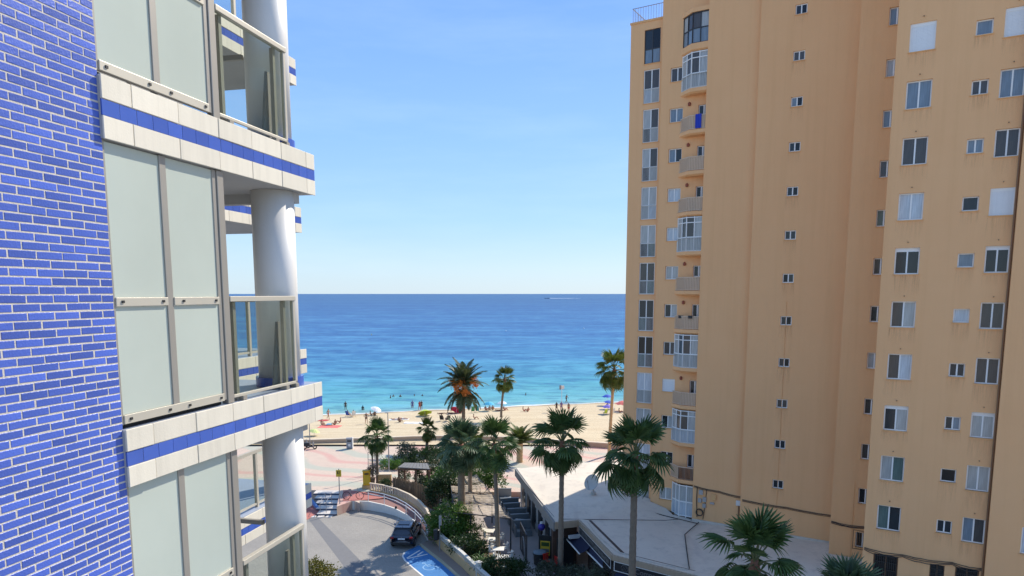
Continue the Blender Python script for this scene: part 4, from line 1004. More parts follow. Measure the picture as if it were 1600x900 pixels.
def bush(name, base, blobs, n, size, leaf, label, cat, seed=0, stem=True, flat=.0, shoot=0.0):
    t = thing(name, base, label, cat); r = random.Random(seed); b = MB(); base = Vector(base)
    tot = sum(q[3] * q[4] * q[5] for q in blobs)
    clumps = []
    for (x, y, z, rx, ry, rz) in blobs:
        for _ in range(max(3, int(n * rx * ry * rz / tot / 9))):
            while True:
                d = Vector((r.gauss(0, 1), r.gauss(0, 1), r.gauss(0, 1))).normalized()
                if d.z > -.75: break
            k = r.uniform(.62, 1.0) + (r.random() < shoot) * r.uniform(0, .35)
            clumps.append((base + Vector((x + d.x * rx * k, y + d.y * ry * k, z + d.z * rz * k)), d))
    for c, d in clumps:
        cs = size * r.uniform(.8, 1.5)
        for _ in range(14):
            p = c + Vector((r.gauss(0, 1), r.gauss(0, 1), r.gauss(0, .9))) * cs
            u = (d * .7 + Vector((r.gauss(0, 1), r.gauss(0, 1), r.gauss(0, 1) + .25)) * .7).normalized(); s_ = u.cross(Vector((r.gauss(0, 1), r.gauss(0, 1), r.gauss(0, 1)))).normalized()
            l_ = size * r.uniform(.8, 1.5)
            b.add([p, p + u * l_ * .45 + s_ * l_ * .26, p + u * l_, p + u * l_ * .45 - s_ * l_ * .26], [(0, 1, 2, 3)])
    b.build('foliage', leaf, t)
    if stem:
        for k in range(3):
            sx = MB(); q = r.choice(blobs); sx.tube([base + Vector((.05 * k, 0, 0)), base + Vector((q[0] * .5, q[1] * .5, q[2] * .5)), base + Vector((q[0] + r.uniform(-.2, .2), q[1], q[2]))], [.05, .035, .02], 6); sx.build('stem', 'bark', t)
    return t
# --- palms
p_ = atY(875.5, 900, 46.6); p_.z = .3; fan_palm(p_, 20 + (-.215) * p_.y - .3, 'tall fan palm standing before the corner of the white restaurant roof', 2.3, 27, .21, .15, (0.05, 0), seed=2, skirt=5, lo=-60)
p_ = at(778, 868, .3); fan_palm(p_, 20 - .218 * p_.y - .3, 'tall slim fan palm rising through the front of the reed canopy', 2.1, 25, .19, .14, (-.25, 0), seed=3, skirt=3)
p_ = atY(986.5, 940, 38.0); p_.z = .3; fan_palm(p_, 10.75, 'tall fan palm in front of the dark sign and the ochre balconies', 2.3, 30, .23, .17, (.02, 0), seed=4, lo=-66, skirt=2)
p_ = atY(1176, 950, 28.0); p_.z = .3; fan_palm(p_, 8.55, 'fan palm crown low before the blank ochre wall', 2.25, 26, .2, .16, (0, 0), seed=21, lo=-50)
p_ = atY(1322, 950, 25.5); p_.z = .3; fan_palm(p_, 7.9, 'bluish fan palm with upright leaf tips below the lowest tower windows', 1.75, 34, .2, .16, (0, 0), leaf='palm_leaf_blue', seed=6, lo=-20)
p_ = at(590, 757, PZ); fan_palm(p_, 5.0, 'young fan palm with a double trunk behind the yellow box on the promenade', 1.9, 26, .17, .13, (.02, 0), seed=7, lo=-48)
b = trunk_mb(4.2, .10, .07, (-.05, 0), 9); o_ = Vector((p_.x - .42, p_.y - .1, PZ)); b.v = [q + o_ for q in b.v]; b.build('trunk', 'palm_bark', bpy.data.objects['fan_palm.005'])
p_ = at(667, 708, PZ); fan_palm(p_, 2.9, 'small pale fan palm behind the hedge at the beach edge', 1.45, 30, .2, .17, (.1, 0), leaf='palm_leaf_pale', seed=8, lo=-62, skirt=6)
p_ = atY(722, 830, 56.0); p_.z = .3; fan_palm(p_, 7.4, 'stout fan palm with a thick brown trunk beside the reed canopy', 2.4, 36, .34, .27, (-.05, 0), leaf='palm_leaf_blue', seed=9, lo=-50, skirt=2, bark='palm_bark')
p_ = atY(735, 815, 60.0); p_.z = .3; fan_palm(p_, 6.4, 'sunlit yellow green fan palm just behind the stout one', 1.9, 34, .2, .16, (0, 0), leaf='palm_leaf_pale', seed=10, lo=-55)
p_ = at(783, 652, .75); fan_palm(p_, 20 - .122 * p_.y - .75, 'fan palm with a drooping skirt of dry leaves standing on the sand', 2.2, 28, .19, .16, (.55, 0), leaf='palm_leaf_pale', seed=11, lo=-45, skirt=16)
p_ = atY(952, 692, 82.0); p_.z = .85; fan_palm(p_, 20 - .108 * 82 - .85, 'slender leaning fan palm beside the sea corner of the ochre tower', 2.5, 28, .21, .16, (.45, 0), leaf='palm_leaf_pale', seed=12, lo=-60, bark='ochre_plaster')
# spiky palm in the tub by the restaurant
p_ = at(812, 722, PZ); tk = thing('date_palm', p_, 'short green feather palm with a squat yellowish trunk at the far end of the restaurant', 'palm tree')
b = trunk_mb(2.2, .34, .38, (0, 0), 13, .16); b.v = [q + p_ for q in b.v]; b.build('trunk', 'ochre_plaster', tk)
DF = [[meshof(date_frond(c, 40 + 3 * i + j), 'frond', ['petiole', lf]) for j in range(2)] for i, (c, lf) in enumerate(((.62, 'date_leaf'), (1.1, 'date_leaf'), (2.0, 'date_leaf')))]
DG = [meshof(date_frond(.75, 60 + j), 'frond', ['petiole', 'palm_leaf_pale']) for j in range(3)]
rp = random.Random(5)
for i in range(34):
    el = 82 - 66 * ((i + .5) / 34); o = inst('frond', DG[i % 3], tk, (0, 0, 2.2), Euler((rp.uniform(-.4, .4), R(-el), R(i * 137.5)), 'XYZ').to_matrix()); o.scale = (2.5 * rp.uniform(.85, 1.05),) * 3
# date palm with fruit
p_ = at(724, 697, PZ); dp = thing('date_palm', p_, 'tall date palm with hanging orange fruit clusters at the edge of the beach', 'palm tree')
hd = 20 - .130 * p_.y - PZ; b = trunk_mb(hd, .24, .21, (.12, 0), 14, .2); b.v = [q + p_ for q in b.v]; b.build('trunk', 'palm_bark', dp)
for i in range(52):
    q = (i + .5) / 52; el = 84 - 132 * q ** .9; az = i * 137.5 + rp.uniform(-12, 12); k = 0 if el > 40 else 1 if el > -10 else 2
    if el < 14 and el > -26: continue
    if el < -24: k = 0
    o = inst('frond', DF[k][i % 2], dp, (.12, 0, hd + .1 - .5 * q), Euler((rp.uniform(-.3, .3), R(-el), R(az)), 'XYZ').to_matrix()); o.scale = (3.55 * rp.uniform(.9, 1.05),) * 3
for i in range(14):
    az = i * 2 * math.pi / 14 + rp.uniform(-.2, .2); rad = rp.uniform(.9, 1.6); c_ = p_ + Vector((.12 + rad * math.cos(az), rad * math.sin(az), hd - .1 + rp.uniform(-.9, .75)))
    b = MB(); b.tube([p_ + Vector((.12, 0, hd - .2)), p_ + Vector((.12 + rad * .6 * math.cos(az), rad * .6 * math.sin(az), hd + .25)), c_ + Vector((0, 0, .25))], .02, 4, 0)
    for _ in range(130):
        d = Vector((rp.gauss(0, .20), rp.gauss(0, .20), rp.gauss(0, .30))); q = c_ + d; s_ = rp.uniform(.04, .065)
        b.add([q + Vector((s_, 0, 0)), q + Vector((0, s_, 0)), q - Vector((s_, 0, 0)), q - Vector((0, s_, 0)), q + Vector((0, 0, s_ * 1.3)), q - Vector((0, 0, s_ * 1.3))], [(0, 1, 4), (1, 2, 4), (2, 3, 4), (3, 0, 4), (1, 0, 5), (2, 1, 5), (3, 2, 5), (0, 3, 5)], 0)
    o = b.build('fruit_cluster', 'date_fruit', dp); o['kind'] = 'stuff'
# --- shrubs and hedges
def B(px, py, z): return at(px, py, z)
bush('shrub', atY(702, 838, 54.2) * Vector((1, 1, 0)) if False else Vector((atY(704, 838, 54.5).x, 54.5, .3)), [(0, 0, 1.5, 1.9, 1.5, 1.35), (1.1, -1.0, .9, 1.4, 1.0, .95), (-.9, -.2, .8, .9, .8, .8)], 5200, .15, 'leaf_mid', 'large rounded bright green shrub above the curved ramp', 'shrub', 1, shoot=.2)
bush('shrub', Vector((atY(728, 838, 51.0).x, 51.2, .3)), [(0, 0, .7, 1.3, .9, .8), (1.0, -.2, .5, .8, .7, .6)], 2200, .13, 'leaf_dark', 'dark green shrub tucked under the front of the reed canopy', 'shrub', 2)
bush('shrub', Vector((atY(783, 890, 46.6).x, 46.6, .3)), [(0, 0, .75, 1.5, .8, .85), (1.2, .2, .6, .8, .6, .65), (-1.2, .6, .5, .7, .6, .6)], 3800, .12, 'leaf_dark', 'dense dark shrub at the foot of the slim palm behind the lattice wall', 'shrub', 3)
bush('shrub', Vector((atY(855, 893, 46.2).x, 46.2, .3)), [(0, 0, .6, 1.0, .6, .8), (.5, .2, .9, .5, .4, .5)], 1700, .11, 'leaf_grey', 'low grey green shrub left of the palm trunk by the red chairs', 'shrub', 4)
bush('shrub', Vector((atY(893, 893, 45.6).x, 45.6, .3)), [(0, 0, .6, 1.0, .6, .8), (.5, .2, .9, .5, .4, .5)], 1700, .11, 'leaf_grey', 'low grey green shrub right of the palm trunk under the awning', 'shrub', 5)
bush('shrub', Vector((atY(932, 895, 44.2).x, 44.2, .3)), [(0, 0, .8, 1.1, .7, .9), (-.9, .3, .6, .7, .5, .7)], 1700, .12, 'leaf_grey', 'grey green shrub below the second navy awning', 'shrub', 6, shoot=.3)
hb = at(640, 726, PZ)
bush('hedge', at(655, 726, PZ), [(-1.7, 0, .55, 1.5, .6, .65), (0, .6, .65, 1.8, .7, .75), (1.8, 1.0, .7, 1.6, .7, .8)], 3400, .14, 'leaf_dark', 'long dark clipped hedge along the promenade', 'hedge', 7)
bush('hedge', at(606, 733, PZ), [(0, 0, .5, .95, .5, .6), (1.2, 0, .45, .9, .5, .55)], 1800, .12, 'leaf_mid', 'short bright green hedge beside the promenade wall', 'hedge', 8)
bush('shrub', at(637, 722, PZ), [(0, 0, 1.0, .95, .7, 1.0), (-.4, 0, 1.6, .5, .4, .6)], 1500, .15, 'leaf_grey', 'loose grey shrub standing above the hedge', 'shrub', 9, shoot=.5)
bush('shrub', at(603, 764, PZ), [(0, 0, .5, .55, .5, .55)], 1300, .09, 'leaf_dark', 'small clipped ball shrub beside the tan box', 'shrub', 10)
for k, (px, py, h, lb) in enumerate(((633, 752, 2.6, 'dark conifer nearest the young palm behind the bamboo fence'), (655, 757, 2.7, 'dark narrow conifer before the pavilion posts'), (675, 755, 3.0, 'dark conifer right of the pavilion roof'), (686, 758, 3.3, 'dark conifer beside the trailing palm leaves'))):
    bush('conifer', at(px, py, .6), [(0, 0, h * .28, .52, .48, h * .3), (0, 0, h * .6, .36, .34, h * .28), (0, 0, h * .85, .18, .18, h * .2)], 1500, .10, 'leaf_dark', lb, 'conifer', 30 + k)
bush('shrub', at(664, 765, .6), [(0, 0, .6, .8, .6, .6), (1.3, 0, .6, .9, .6, .6)], 1700, .13, 'leaf_grey', 'round pale green shrub behind the bamboo fence', 'shrub', 36)
bush('shrub', Vector((at(702, 778, .3).x, at(702, 778, .3).y, .3)), [(0, 0, 1.6, 1.2, .8, 1.6), (-.3, 0, 2.6, .9, .7, .9)], 2600, .16, 'leaf_mid', 'tall leafy green shrub trailing below the stout palm', 'shrub', 37)
bush('shrub', Vector((atY(750, 705, 66).x, 66, .5)), [(0, 0, 2.0, 1.6, 1.0, 1.3), (1.5, 0, 1.6, 1.0, .8, .9)], 2200, .18, 'leaf_mid', 'bright green shrub glimpsed behind the palm trunks', 'shrub', 38)
tr = bush('tree', Vector((atY(500, 905, 40).x - .1, 40.0, 0)), [(0, 0, 3.3, .85, .7, .8), (-.45, .1, 3.7, .6, .5, .6), (.4, -.1, 2.9, .65, .5, .6), (-.3, 0, 2.5, .8, .5, .6), (.2, 0, 2.0, .7, .5, .5)], 2400, .13, 'leaf_yellow', 'small street tree with yellowing leaves beside the brick block', 'tree', 39, shoot=.5)
bush('shrub', Vector((at(690, 772, .3).x, at(690, 772, .3).y, .3)), [(0, 0, 1.0, 1.3, .9, 1.1), (-1.2, .4, .8, .9, .7, .8)], 2400, .15, 'leaf_mid', 'leafy green shrub between the bamboo fence and the large rounded shrub', 'shrub', 60)
bush('shrub', Vector((atY(690, 745, 62.5).x, 62.5, .5)), [(0, 0, 1.4, 1.5, .9, 1.5), (.5, 0, 2.4, .9, .7, .8)], 2600, .17, 'leaf_dark', 'tall dark shrub between the pavilion and the stout palm', 'shrub', 61)
bush('shrub', Vector((atY(712, 715, 68).x, 68, .6)), [(0, 0, 1.3, 1.6, .9, 1.2), (1.6, .3, 1.0, 1.2, .8, .9)], 2200, .17, 'leaf_mid', 'broad green shrub behind the stout palm trunk', 'shrub', 62)
bush('hedge', at(690, 713, PZ), [(-1.4, 0, .55, 1.3, .6, .6), (.9, 0, .6, 1.5, .6, .65)], 2200, .14, 'leaf_mid', 'green hedge running on behind the small pale palm', 'hedge', 63)
# strap leaved clump
sc_ = thing('strap_plant', atY(752, 872, 48.0) * Vector((1, 1, 0)) + Vector((0, 0, .3)), 'arching strap leaved clump behind the lattice wall', 'plant')
def strap():
    b = MB(); n = 7; P0 = []
    for i in range(n + 1):
        t_ = i / n; P0.append((Vector((t_ * .9, 0, .75 * math.sin(t_ * 2.3))), .045 * (1 - t_ ** 2) + .004))
    for (p, w0), (q, w1) in zip(P0[:-1], P0[1:]): b.add([p + Vector((0, -w0, 0)), p + Vector((0, w0, 0)), q + Vector((0, w1, 0)), q + Vector((0, -w1, 0))], [(0, 1, 2, 3)])
    return b
sm_ = meshof(strap(), 'leaf', 'palm_leaf')
for i in range(70):
    o = inst('leaf', sm_, sc_, (rp.uniform(-.5, .5), rp.uniform(-.3, .3), 0), Euler((0, R(rp.uniform(-50, 25)), R(i * 137.5))).to_matrix()); o.scale = (rp.uniform(.8, 1.35),) * 3

# ================================================================== RESTAURANT
rest = thing('restaurant', (8, 48, .3), 'low restaurant with a flat whitewashed roof at the foot of the ochre tower', 'restaurant')
ZR = 3.9
a = [at(806, 733, ZR), at(867, 817, ZR), at(905, 813, ZR), at(958, 868, ZR), at(1085, 900, ZR)]
a5 = a[4] + (a[4] - a[3]).normalized() * 17
rim = a + [a5]
inner = [TF.p(9, -42.72 + .04, 3.6), TF.p(-2.99, -42.68, 3.6), TF.p(-2.99, -47.06, 3.6), TF.p(-5.22, -47.06, 3.6), TF.p(-5.22, -49.40, 3.55), TF.p(-11.37, -49.40, 3.38), TF.p(-11.37, -49.96, 3.32), TF.p(-14.95, -49.96, 3.22),
         TF.p(-14.95, -50.4, 3.25), TF.p(-16.5, -50.3, 3.35), TF.p(-17.2, -50.80, 3.6), TF.p(-18.52, -50.80, 3.95), TF.p(-18.52, -51.25, 4.0), TF.p(-21.15, -51.25, 4.32), TF.p(-21.15, -58, 4.32), at(962, 722, ZR), at(880, 723, ZR)]
bm = bmesh.new(); vv = [bm.verts.new(q - BASE[rest.name]) for q in rim + inner]; f_ = bm.faces.new(vv)
bmesh.ops.triangulate(bm, faces=[f_]); bm.normal_update()
me = bpy.data.meshes.new('roof'); bm.to_mesh(me); bm.free(); me.materials.append(MATS['roof_white'])
ro = bpy.data.objects.new('roof', me); col.objects.link(ro); ro.parent = rest; BASE[ro.name] = BASE[rest.name]
def edge_fr(p, q):
    d = (q - p); L_ = d.length; d = d.normalized(); n = Vector((d.y, -d.x, 0))
    if n.dot(Vector((0, 0, 0)) - p) < 0: n = -n
    return Fr(Vector((p.x, p.y, 0)), d, n), L_
def fascia(p, q, h, mat, nm='fascia', th=.10, lift=.05):
    f, L_ = edge_fr(p, q); b = MB(); b.box(-.0, L_ - .004, -.05, th, ZR - h, ZR + lift, f); return b.build(nm, mat, rest, bevel=.01), f, L_
fascia(a[0], a[1], .62, 'fascia_grey'); fascia(a[1], a[2], .45, 'fascia_tan', lift=.046); fascia(a[2], a[3], .30, 'fascia_tan', lift=.042); fascia(a[3], a5, .30, 'fascia_tan', lift=.038)
f, L_ = edge_fr(a[0], a[1]); b = MB(); b.box(0, L_, -.42, -.06, ZR + .0, ZR + .09, f); b.build('roof_kerb', 'roof_white', rest)
f, L_ = edge_fr(a[2], a[3]); b = MB(); b.box(0, L_, -.12, -.06, ZR, ZR + .08, f); b.build('roof_kerb', 'roof_white', rest)
f, L_ = edge_fr(a[3], a5); b = MB(); b.box(0, L_, -.12, -.06, ZR, ZR + .076, f); b.build('roof_kerb', 'roof_white', rest)
# walls under the roof
def wallrun(p, q, setb, mat, nm='wall'):
    f, L_ = edge_fr(p, q); b = MB(); b.box(.0, L_, -setb - .2, -setb, .3, ZR - .05, f); return b.build(nm, mat, rest), f, L_
_, f, L_ = wallrun(a[0], a[1], .45, 'wall_grey')
for q in (.8, 3.2, 5.4, 8.0, 10.6, 12.6):
    b = MB(); b.box(q, q + 1.05, -.455, -.41, .32, 2.5, f); b.build('door', 'door_dark', rest)
    b = MB(); b.box(q + 1.2, q + 1.6, -.455, -.41, 1.0, 2.3, f); b.build('window_panel', 'pane_dark', rest)
wallrun(a[1], a[2], .4, 'wood_dark'); _, f23, L23 = wallrun(a[2], a[3], .7, 'wood_dark'); _, f34, L34 = wallrun(a[3], a5, .7, 'wood_dark')
b = MB(); b.box(0.3, 1.6, -.395, -.36, .35, 2.6, edge_fr(a[1], a[2])[0]); b.build('door', 'door_dark', rest)
for q in range(5):
    b = MB(); b.box(.9 + q * 1.35, 2.0 + q * 1.35, -.70, -.66, 1.0, 2.6, f23); b.build('window_panel', 'pane_brown', rest)
# sign boards under the tan fascia
def board(f, x0, x1, z0, z1, nm='sign_board', off=.02):
    b = MB(); b.box(x0, x1, off, off + .06, z0, z1, f); o = b.build(nm, 'sign_black', rest)
    b = MB(); t_ = .035
    for q in ((x0, x1, z0 - .001, z0 + t_), (x0, x1, z1 - t_, z1), (x0, x0 + t_, z0 + t_, z1 - t_), (x1 - t_, x1, z0 + t_, z1 - t_)): b.box(q[0], q[1], off + .061, off + .075, q[2], q[3], f)
    b.build('border', 'paint_white', o); return o
s1 = board(f23, .25, L23 - .15, ZR - .92, ZR - .31)
b = MB(); rs = random.Random(8)
for q in range(26):
    x = .5 + q * (L23 - 1.0) / 26; b.box(x, x + .05, .082, .09, ZR - .80 + rs.uniform(0, .06), ZR - .44, f23); b.box(x + .05, x + .16, .082, .09, ZR - .48 - rs.choice((0, .14, .3)), ZR - .44 - rs.choice((0, .14, .3)) + .0, f23)
b.build('lettering', 'letter_grey', s1)
s2 = board(f34, .12, 5.35, ZR - .92, ZR - .31); s3 = board(f34, 5.4, 11.0, ZR - .92, ZR - .31)
def text(s, f, x, z, size, mat, parent, off=.085):
    c = bpy.data.curves.new('lettering', 'FONT'); c.body = s; c.size = size; c.extrude = .004; c.materials.append(MATS[mat])
    tmp = bpy.data.objects.new('lettering', c); col.objects.link(tmp); bpy.context.view_layer.update()
    me = bpy.data.meshes.new_from_object(tmp.evaluated_get(bpy.context.evaluated_depsgraph_get())); bpy.data.objects.remove(tmp); bpy.data.curves.remove(c)
    o = bpy.data.objects.new('lettering', me); col.objects.link(o); o.parent = parent
    d = f.a if f.a.x > 0 else -f.a
    m3 = Matrix((d, Vector((0, 0, 1)), f.b)).transposed(); o.matrix_local = Matrix.Translation(f.p(x, off, z) - BASE[rest.name]) @ m3.to_4x4(); return o
text('Company Eastern', f34, 1.55, ZR - .76, .46, 'letter_grey', s2)
b = MB(); c_ = f34.p(.85, .09, ZR - .62)
for k in range(14):
    q = k * 2 * math.pi / 14; p1 = c_ + f34.a * .24 * math.cos(q) + Vector((0, 0, .2 * math.sin(q))); q += .45; p2 = c_ + f34.a * .24 * math.cos(q) + Vector((0, 0, .2 * math.sin(q)))
    b.tube([p1, p2], .012, 4)
for q in (-.10, 0, .10): b.tube([c_ + f34.a * (q - .06) + Vector((0, 0, -.12)), c_ + f34.a * (q + .06) + Vector((0, 0, .12))], .012, 4)
b.build('emblem', 'letter_grey', s2)
# navy folding awnings
def awning(pA, pB, label, e0, e1):
    f, L_ = edge_fr(a[2], a[3])
    A_, B_ = pA, pB
    def foot(q): s_ = (q - f.o).dot(f.a); return f.p(s_, -.02, 0)
    wA, wB = foot(A_), foot(B_)
    wA += f.a * e0; wB += f.a * e1; A_ = A_ + f.a * e0; B_ = B_ + f.a * e1
    wA.z = wB.z = ZR - .98
    t = thing('awning', (wA + wB) / 2, label, 'awning', None)
    b = MB(); n = 6
    for i in range(n):
        t0, t1 = i / n, (i + 1) / n
        v0, v1 = wA.lerp(A_, t0), wA.lerp(A_, t1); u0, u1 = wB.lerp(B_, t0), wB.lerp(B_, t1)
        for q, tt in ((v0, t0), (v1, t1), (u0, t0), (u1, t1)): q.z -= .12 * math.sin(math.pi * tt)
        b.quad(v0, v1, u1, u0)
    b.build('canvas', 'awning_navy', t)
    d = (B_ - A_).normalized(); b = MB(); b.tube([A_ - d * .05, B_ + d * .05], .05, 8); b.build('front_bar', 'paint_white', t)
    for q in (.2, .8):
        b = MB(); e = wA.lerp(wB, q); g2 = A_.lerp(B_, q); b.tube([e - Vector((0, 0, .25)), e.lerp(g2, .5) + Vector((0, 0, -.35)), g2], .025, 6); b.build('arm', 'metal_grey', t)
awning(at(884, 841, 2.45), at(905, 865, 2.45), 'navy folding awning at the corner of the restaurant, nearer the palm', 0, 0)
awning(at(914, 859, 2.45), at(941, 886, 2.45), 'navy folding awning beside the dark sign, farther from the restaurant corner', 0, 0)
f, L_ = edge_fr(a[3], a5); t = thing('awning', f.p(3, .3, ZR - 1), 'navy awning below the lettered sign board with a white front bar', 'awning')
b = MB(); b.add([f.p(.3, .05, ZR - 1.0), f.p(6, .05, ZR - 1.0), f.p(6, 1.3, ZR - 1.5), f.p(.3, 1.3, ZR - 1.5)], [(0, 1, 2, 3)]); b.build('canvas', 'awning_navy', t)
b = MB(); b.tube([f.p(.2, 1.3, ZR - 1.5), f.p(6.1, 1.3, ZR - 1.5)], .05, 8); b.build('front_bar', 'paint_white', t)
# corner lamps, ledge
for px, py in ((872, 812), (882, 811)):
    b = MB(); c_ = at(px, py, 3.75); b.lathe([(.02, -.14), (.14, -.12), (.17, 0), (.13, .12), (.02, .15)], 12, c_); b.build('globe_lamp', 'white_box', rest, smooth=True)
b = MB(); f12, L12 = edge_fr(a[1], a[2]); b.box(L12 - .9, L12 + .8, .15, .45, 2.75, 2.95, f12); b.box(L12 + .5, L12 + .7, .16, .4, 2.96, 3.5, f12); b.build('lamp_ledge', 'cushion_light', rest)
# roof cables, dish, ridge
def tube_thing(name, pts, r, mat, label, cat, n=6):
    b = MB(); b.tube(pts, r, n); return tag(b.build(name, mat, base=pts[0]), label, cat)
def rc_(*pp): return [at(x, y, ZR if False else z) for x, y, z in pp]
tube_thing('cable', rc_((806, 738, 3.99), (840, 778, 3.97), (866, 808, 3.97)), .03, 'cable_dark', 'black cable lying along the sunlit edge of the roof', 'cable')
tube_thing('cable', rc_((870, 811, 3.97), (960, 812, 3.8), (1040, 813, 3.6), (1062, 811, 3.5)), .022, 'cable_dark', 'thin cable crossing the roof level with the lamp corner', 'cable')
tube_thing('cable', rc_((930, 779, 4.0), (985, 792, 3.75), (1040, 806, 3.42), (1090, 818, 3.32)), .03, 'cable_dark', 'cable running from the dish mast to the coiled cables', 'cable')
tube_thing('cable', rc_((970, 769, 4.38), (1000, 783, 3.95), (1050, 800, 3.42), (1090, 814, 3.3)), .03, 'cable_dark', 'cable lying along the foot of the ochre balconies', 'cable')
tube_thing('cable', rc_((1092, 816, 3.34), (1070, 835, 3.6), (1073, 860, 3.72), (1077, 888, 3.95)), .035, 'cable_dark', 'cable snaking over the roof to the sign edge', 'cable')
for pts in ([(918, 815, 3.9), (935, 838, 3.9), (965, 862, 3.9), (1010, 876, 3.9), (1073, 890, 3.9)],):
    b = MB(); b.tube([at(x, y, z - .01) for x, y, z in pts], .03, 6); b.build('roof_seam', 'roof_white', rest)
dz_ = at(927, 777, 3.95); dish = thing('satellite_dish', dz_, 'round grey satellite dish on a stub mast on the whitewashed roof', 'satellite dish')
b = MB(); b.lathe([(.22, -.05), (.22, .45), (.12, .47), (.07, .5), (.07, .95)], 12, dz_); b.build('mast', 'dish_grey', dish)
b = MB(); prof = [(.02, .0), (.22, .02), (.42, .08), (.60, .17), (.66, .21), (.66, .235), (.58, .19), (.40, .105), (.02, .03)]
b.lathe(prof, 22); nrm = Vector((-.62, -.62, .48)).normalized(); m3 = nrm.to_track_quat('Z', 'Y').to_matrix(); c_ = dz_ + Vector((-.05, 0, 1.15)); b.v = [m3 @ q + c_ for q in b.v]; b.build('reflector', 'dish_grey', dish, smooth=True)
b = MB(); b.tube([c_ + m3 @ Vector((0, -.6, .2)), c_ + m3 @ Vector((0, -.1, .75))], .02, 5); b.tube([c_ + m3 @ Vector((0, -.15, .70)), c_ + m3 @ Vector((0, -.03, .84))], .055, 8); b.build('feed_arm', 'metal_grey', dish)
q0 = at(871, 731, ZR); b = MB(); b.add([q0 + Vector(v_) for v_ in ((-1.1, 0, 0), (1.1, 0, 0), (1.1, 1.6, 0), (-1.1, 1.6, 0), (0.5, .3, .55), (.9, 1.3, .55))], [(0, 1, 4), (1, 2, 5, 4), (2, 3, 5), (3, 0, 4, 5)]); b.build('skylight_hood', 'bark', rest)

# ================================================================== TERRACE
FRc, FLc, BLc, BRc = at(798, 809, 2.9), at(710, 799, 2.9), at(703, 747, 2.9), at(745, 741, 2.9)
can = thing('reed_canopy', (FRc + FLc) / 2 * 1.0 - Vector((0, 0, 2.6)), 'flat reed mat canopy on black posts shading the white tables', 'canopy')
def cpt(u, v_, dz=0.0):
    p = FLc.lerp(FRc, u).lerp(BLc.lerp(BRc, u), v_); return p + Vector((0, 0, dz))
rcn = random.Random(4)
US, VS = (0, .52, 1.0), (0, .25, .5, .75, 1.0)
for i in range(2):
    for j in range(4):
        b = MB(); n, mrows = 8, 22
        for r_ in range(mrows):
            v0, v1 = VS[j] + (VS[j + 1] - VS[j]) * r_ / mrows, VS[j] + (VS[j + 1] - VS[j]) * (r_ + .93) / mrows
            lift = rcn.uniform(-.015, .015)
            for c in range(n):
                u0, u1 = US[i] + (US[i + 1] - US[i]) * (.008 + .984 * c / n), US[i] + (US[i + 1] - US[i]) * (.008 + .984 * (c + 1) / n)
                sag = lambda u, v_: -.16 * math.sin(math.pi * (u - US[i]) / (US[i + 1] - US[i])) * 0.5 - .14 * math.sin(math.pi * (v_ - VS[j]) / (VS[j + 1] - VS[j])) + lift + .02 * math.sin(u * 37 + v_ * 23)
                b.quad(cpt(u0, v0, sag(u0, v0)), cpt(u1, v0, sag(u1, v0)), cpt(u1, v1, sag(u1, v1) - .02), cpt(u0, v1, sag(u0, v1) - .02))
        b.build('reed_mat', 'reed', can)
for u0, v0, u1, v1 in ((0, 0, 1, 0), (0, 1, 1, 1), (1, 0, 1, 1), (0, 0, 0, 1), (.52, 0, .52, 1), (0, .5, 1, .5), (0, .25, 1, .25), (0, .75, 1, .75)):
    b = MB(); b.tube([cpt(u0, v0, -.08 if v0 != v1 or v0 in (0, 1) else -.1), cpt(u1, v1, -.08 if v0 != v1 or v0 in (0, 1) else -.1)], .045 if v0 == v1 == 0 else .03, 6); b.build('beam', 'post_black', can)
for u, v_ in ((1, 0), (.76, .0), (.3, .02), (1, .5), (1, 1), (0, .5), (0, 1), (0.02, 0.02)):
    b = MB(); q = cpt(u, v_); b.box(q.x - .05, q.x + .05, q.y - .05, q.y + .05, .3, 2.8); b.build('post', 'post_black', can)
# booths
for k, (x0, y0, x1, y1, zt, mm) in enumerate(((773.7, 763, 799, 763, 1.55, 'wall_grey'), (782, 778.5, 810.6, 777.6, 1.55, 'booth_grey'), (787, 786.6, 813, 785, 1.55, 'booth_grey'), (793, 794.8, 822, 793.4, 1.55, 'booth_grey'), (798, 803.7, 826, 802, 1.55, 'booth_grey'), (803, 813, 829, 811.5, 1.5, 'booth_grey'))):
    A_, B_ = at(x0, y0, zt), at(x1, y1, zt); d = (B_ - A_); L_ = d.length; d.normalize(); n = Vector((d.y, -d.x, 0)); f = Fr((A_.x, A_.y, 0), d, n)
    t = thing('booth_bench', (A_.x, A_.y, .3), ('pale grey high backed booth bench farthest from the gate, beyond the dark row', 'dark grey booth bench with light top edge, second from the far end', 'dark grey booth bench in the middle of the row, farther from the gate', 'dark grey booth bench in the middle of the row, nearer the gate', 'dark grey booth bench second from the gate', 'dark grey booth bench nearest the gate')[k], 'bench', 'booth benches along the restaurant wall')
    b = MB(); b.box(0, L_, -.12, 0, .3, zt - .05, f); b.build('backrest', mm, t, bevel=.015)
    b = MB(); b.box(-.02, L_ + .02, -.14, .02, zt - .05, zt, f); b.build('cap', 'booth_top', t)
    b = MB(); b.box(0, .10, .0, .75, .3, zt - .25, f); b.build('armrest', mm, t)
    b = MB(); b.box(.11, L_, .001, .7, .3, .68, f); b.build('seat', 'booth_grey', t)
    for q in range(2):
        b = MB(); b.box(.15 + q * (L_ - .15) / 2, .1 + (q + 1) * (L_ - .15) / 2, .03, .66, .682, .78, f); b.build('cushion', 'booth_top' if (k + q) % 2 else 'booth_grey', t, bevel=.03)
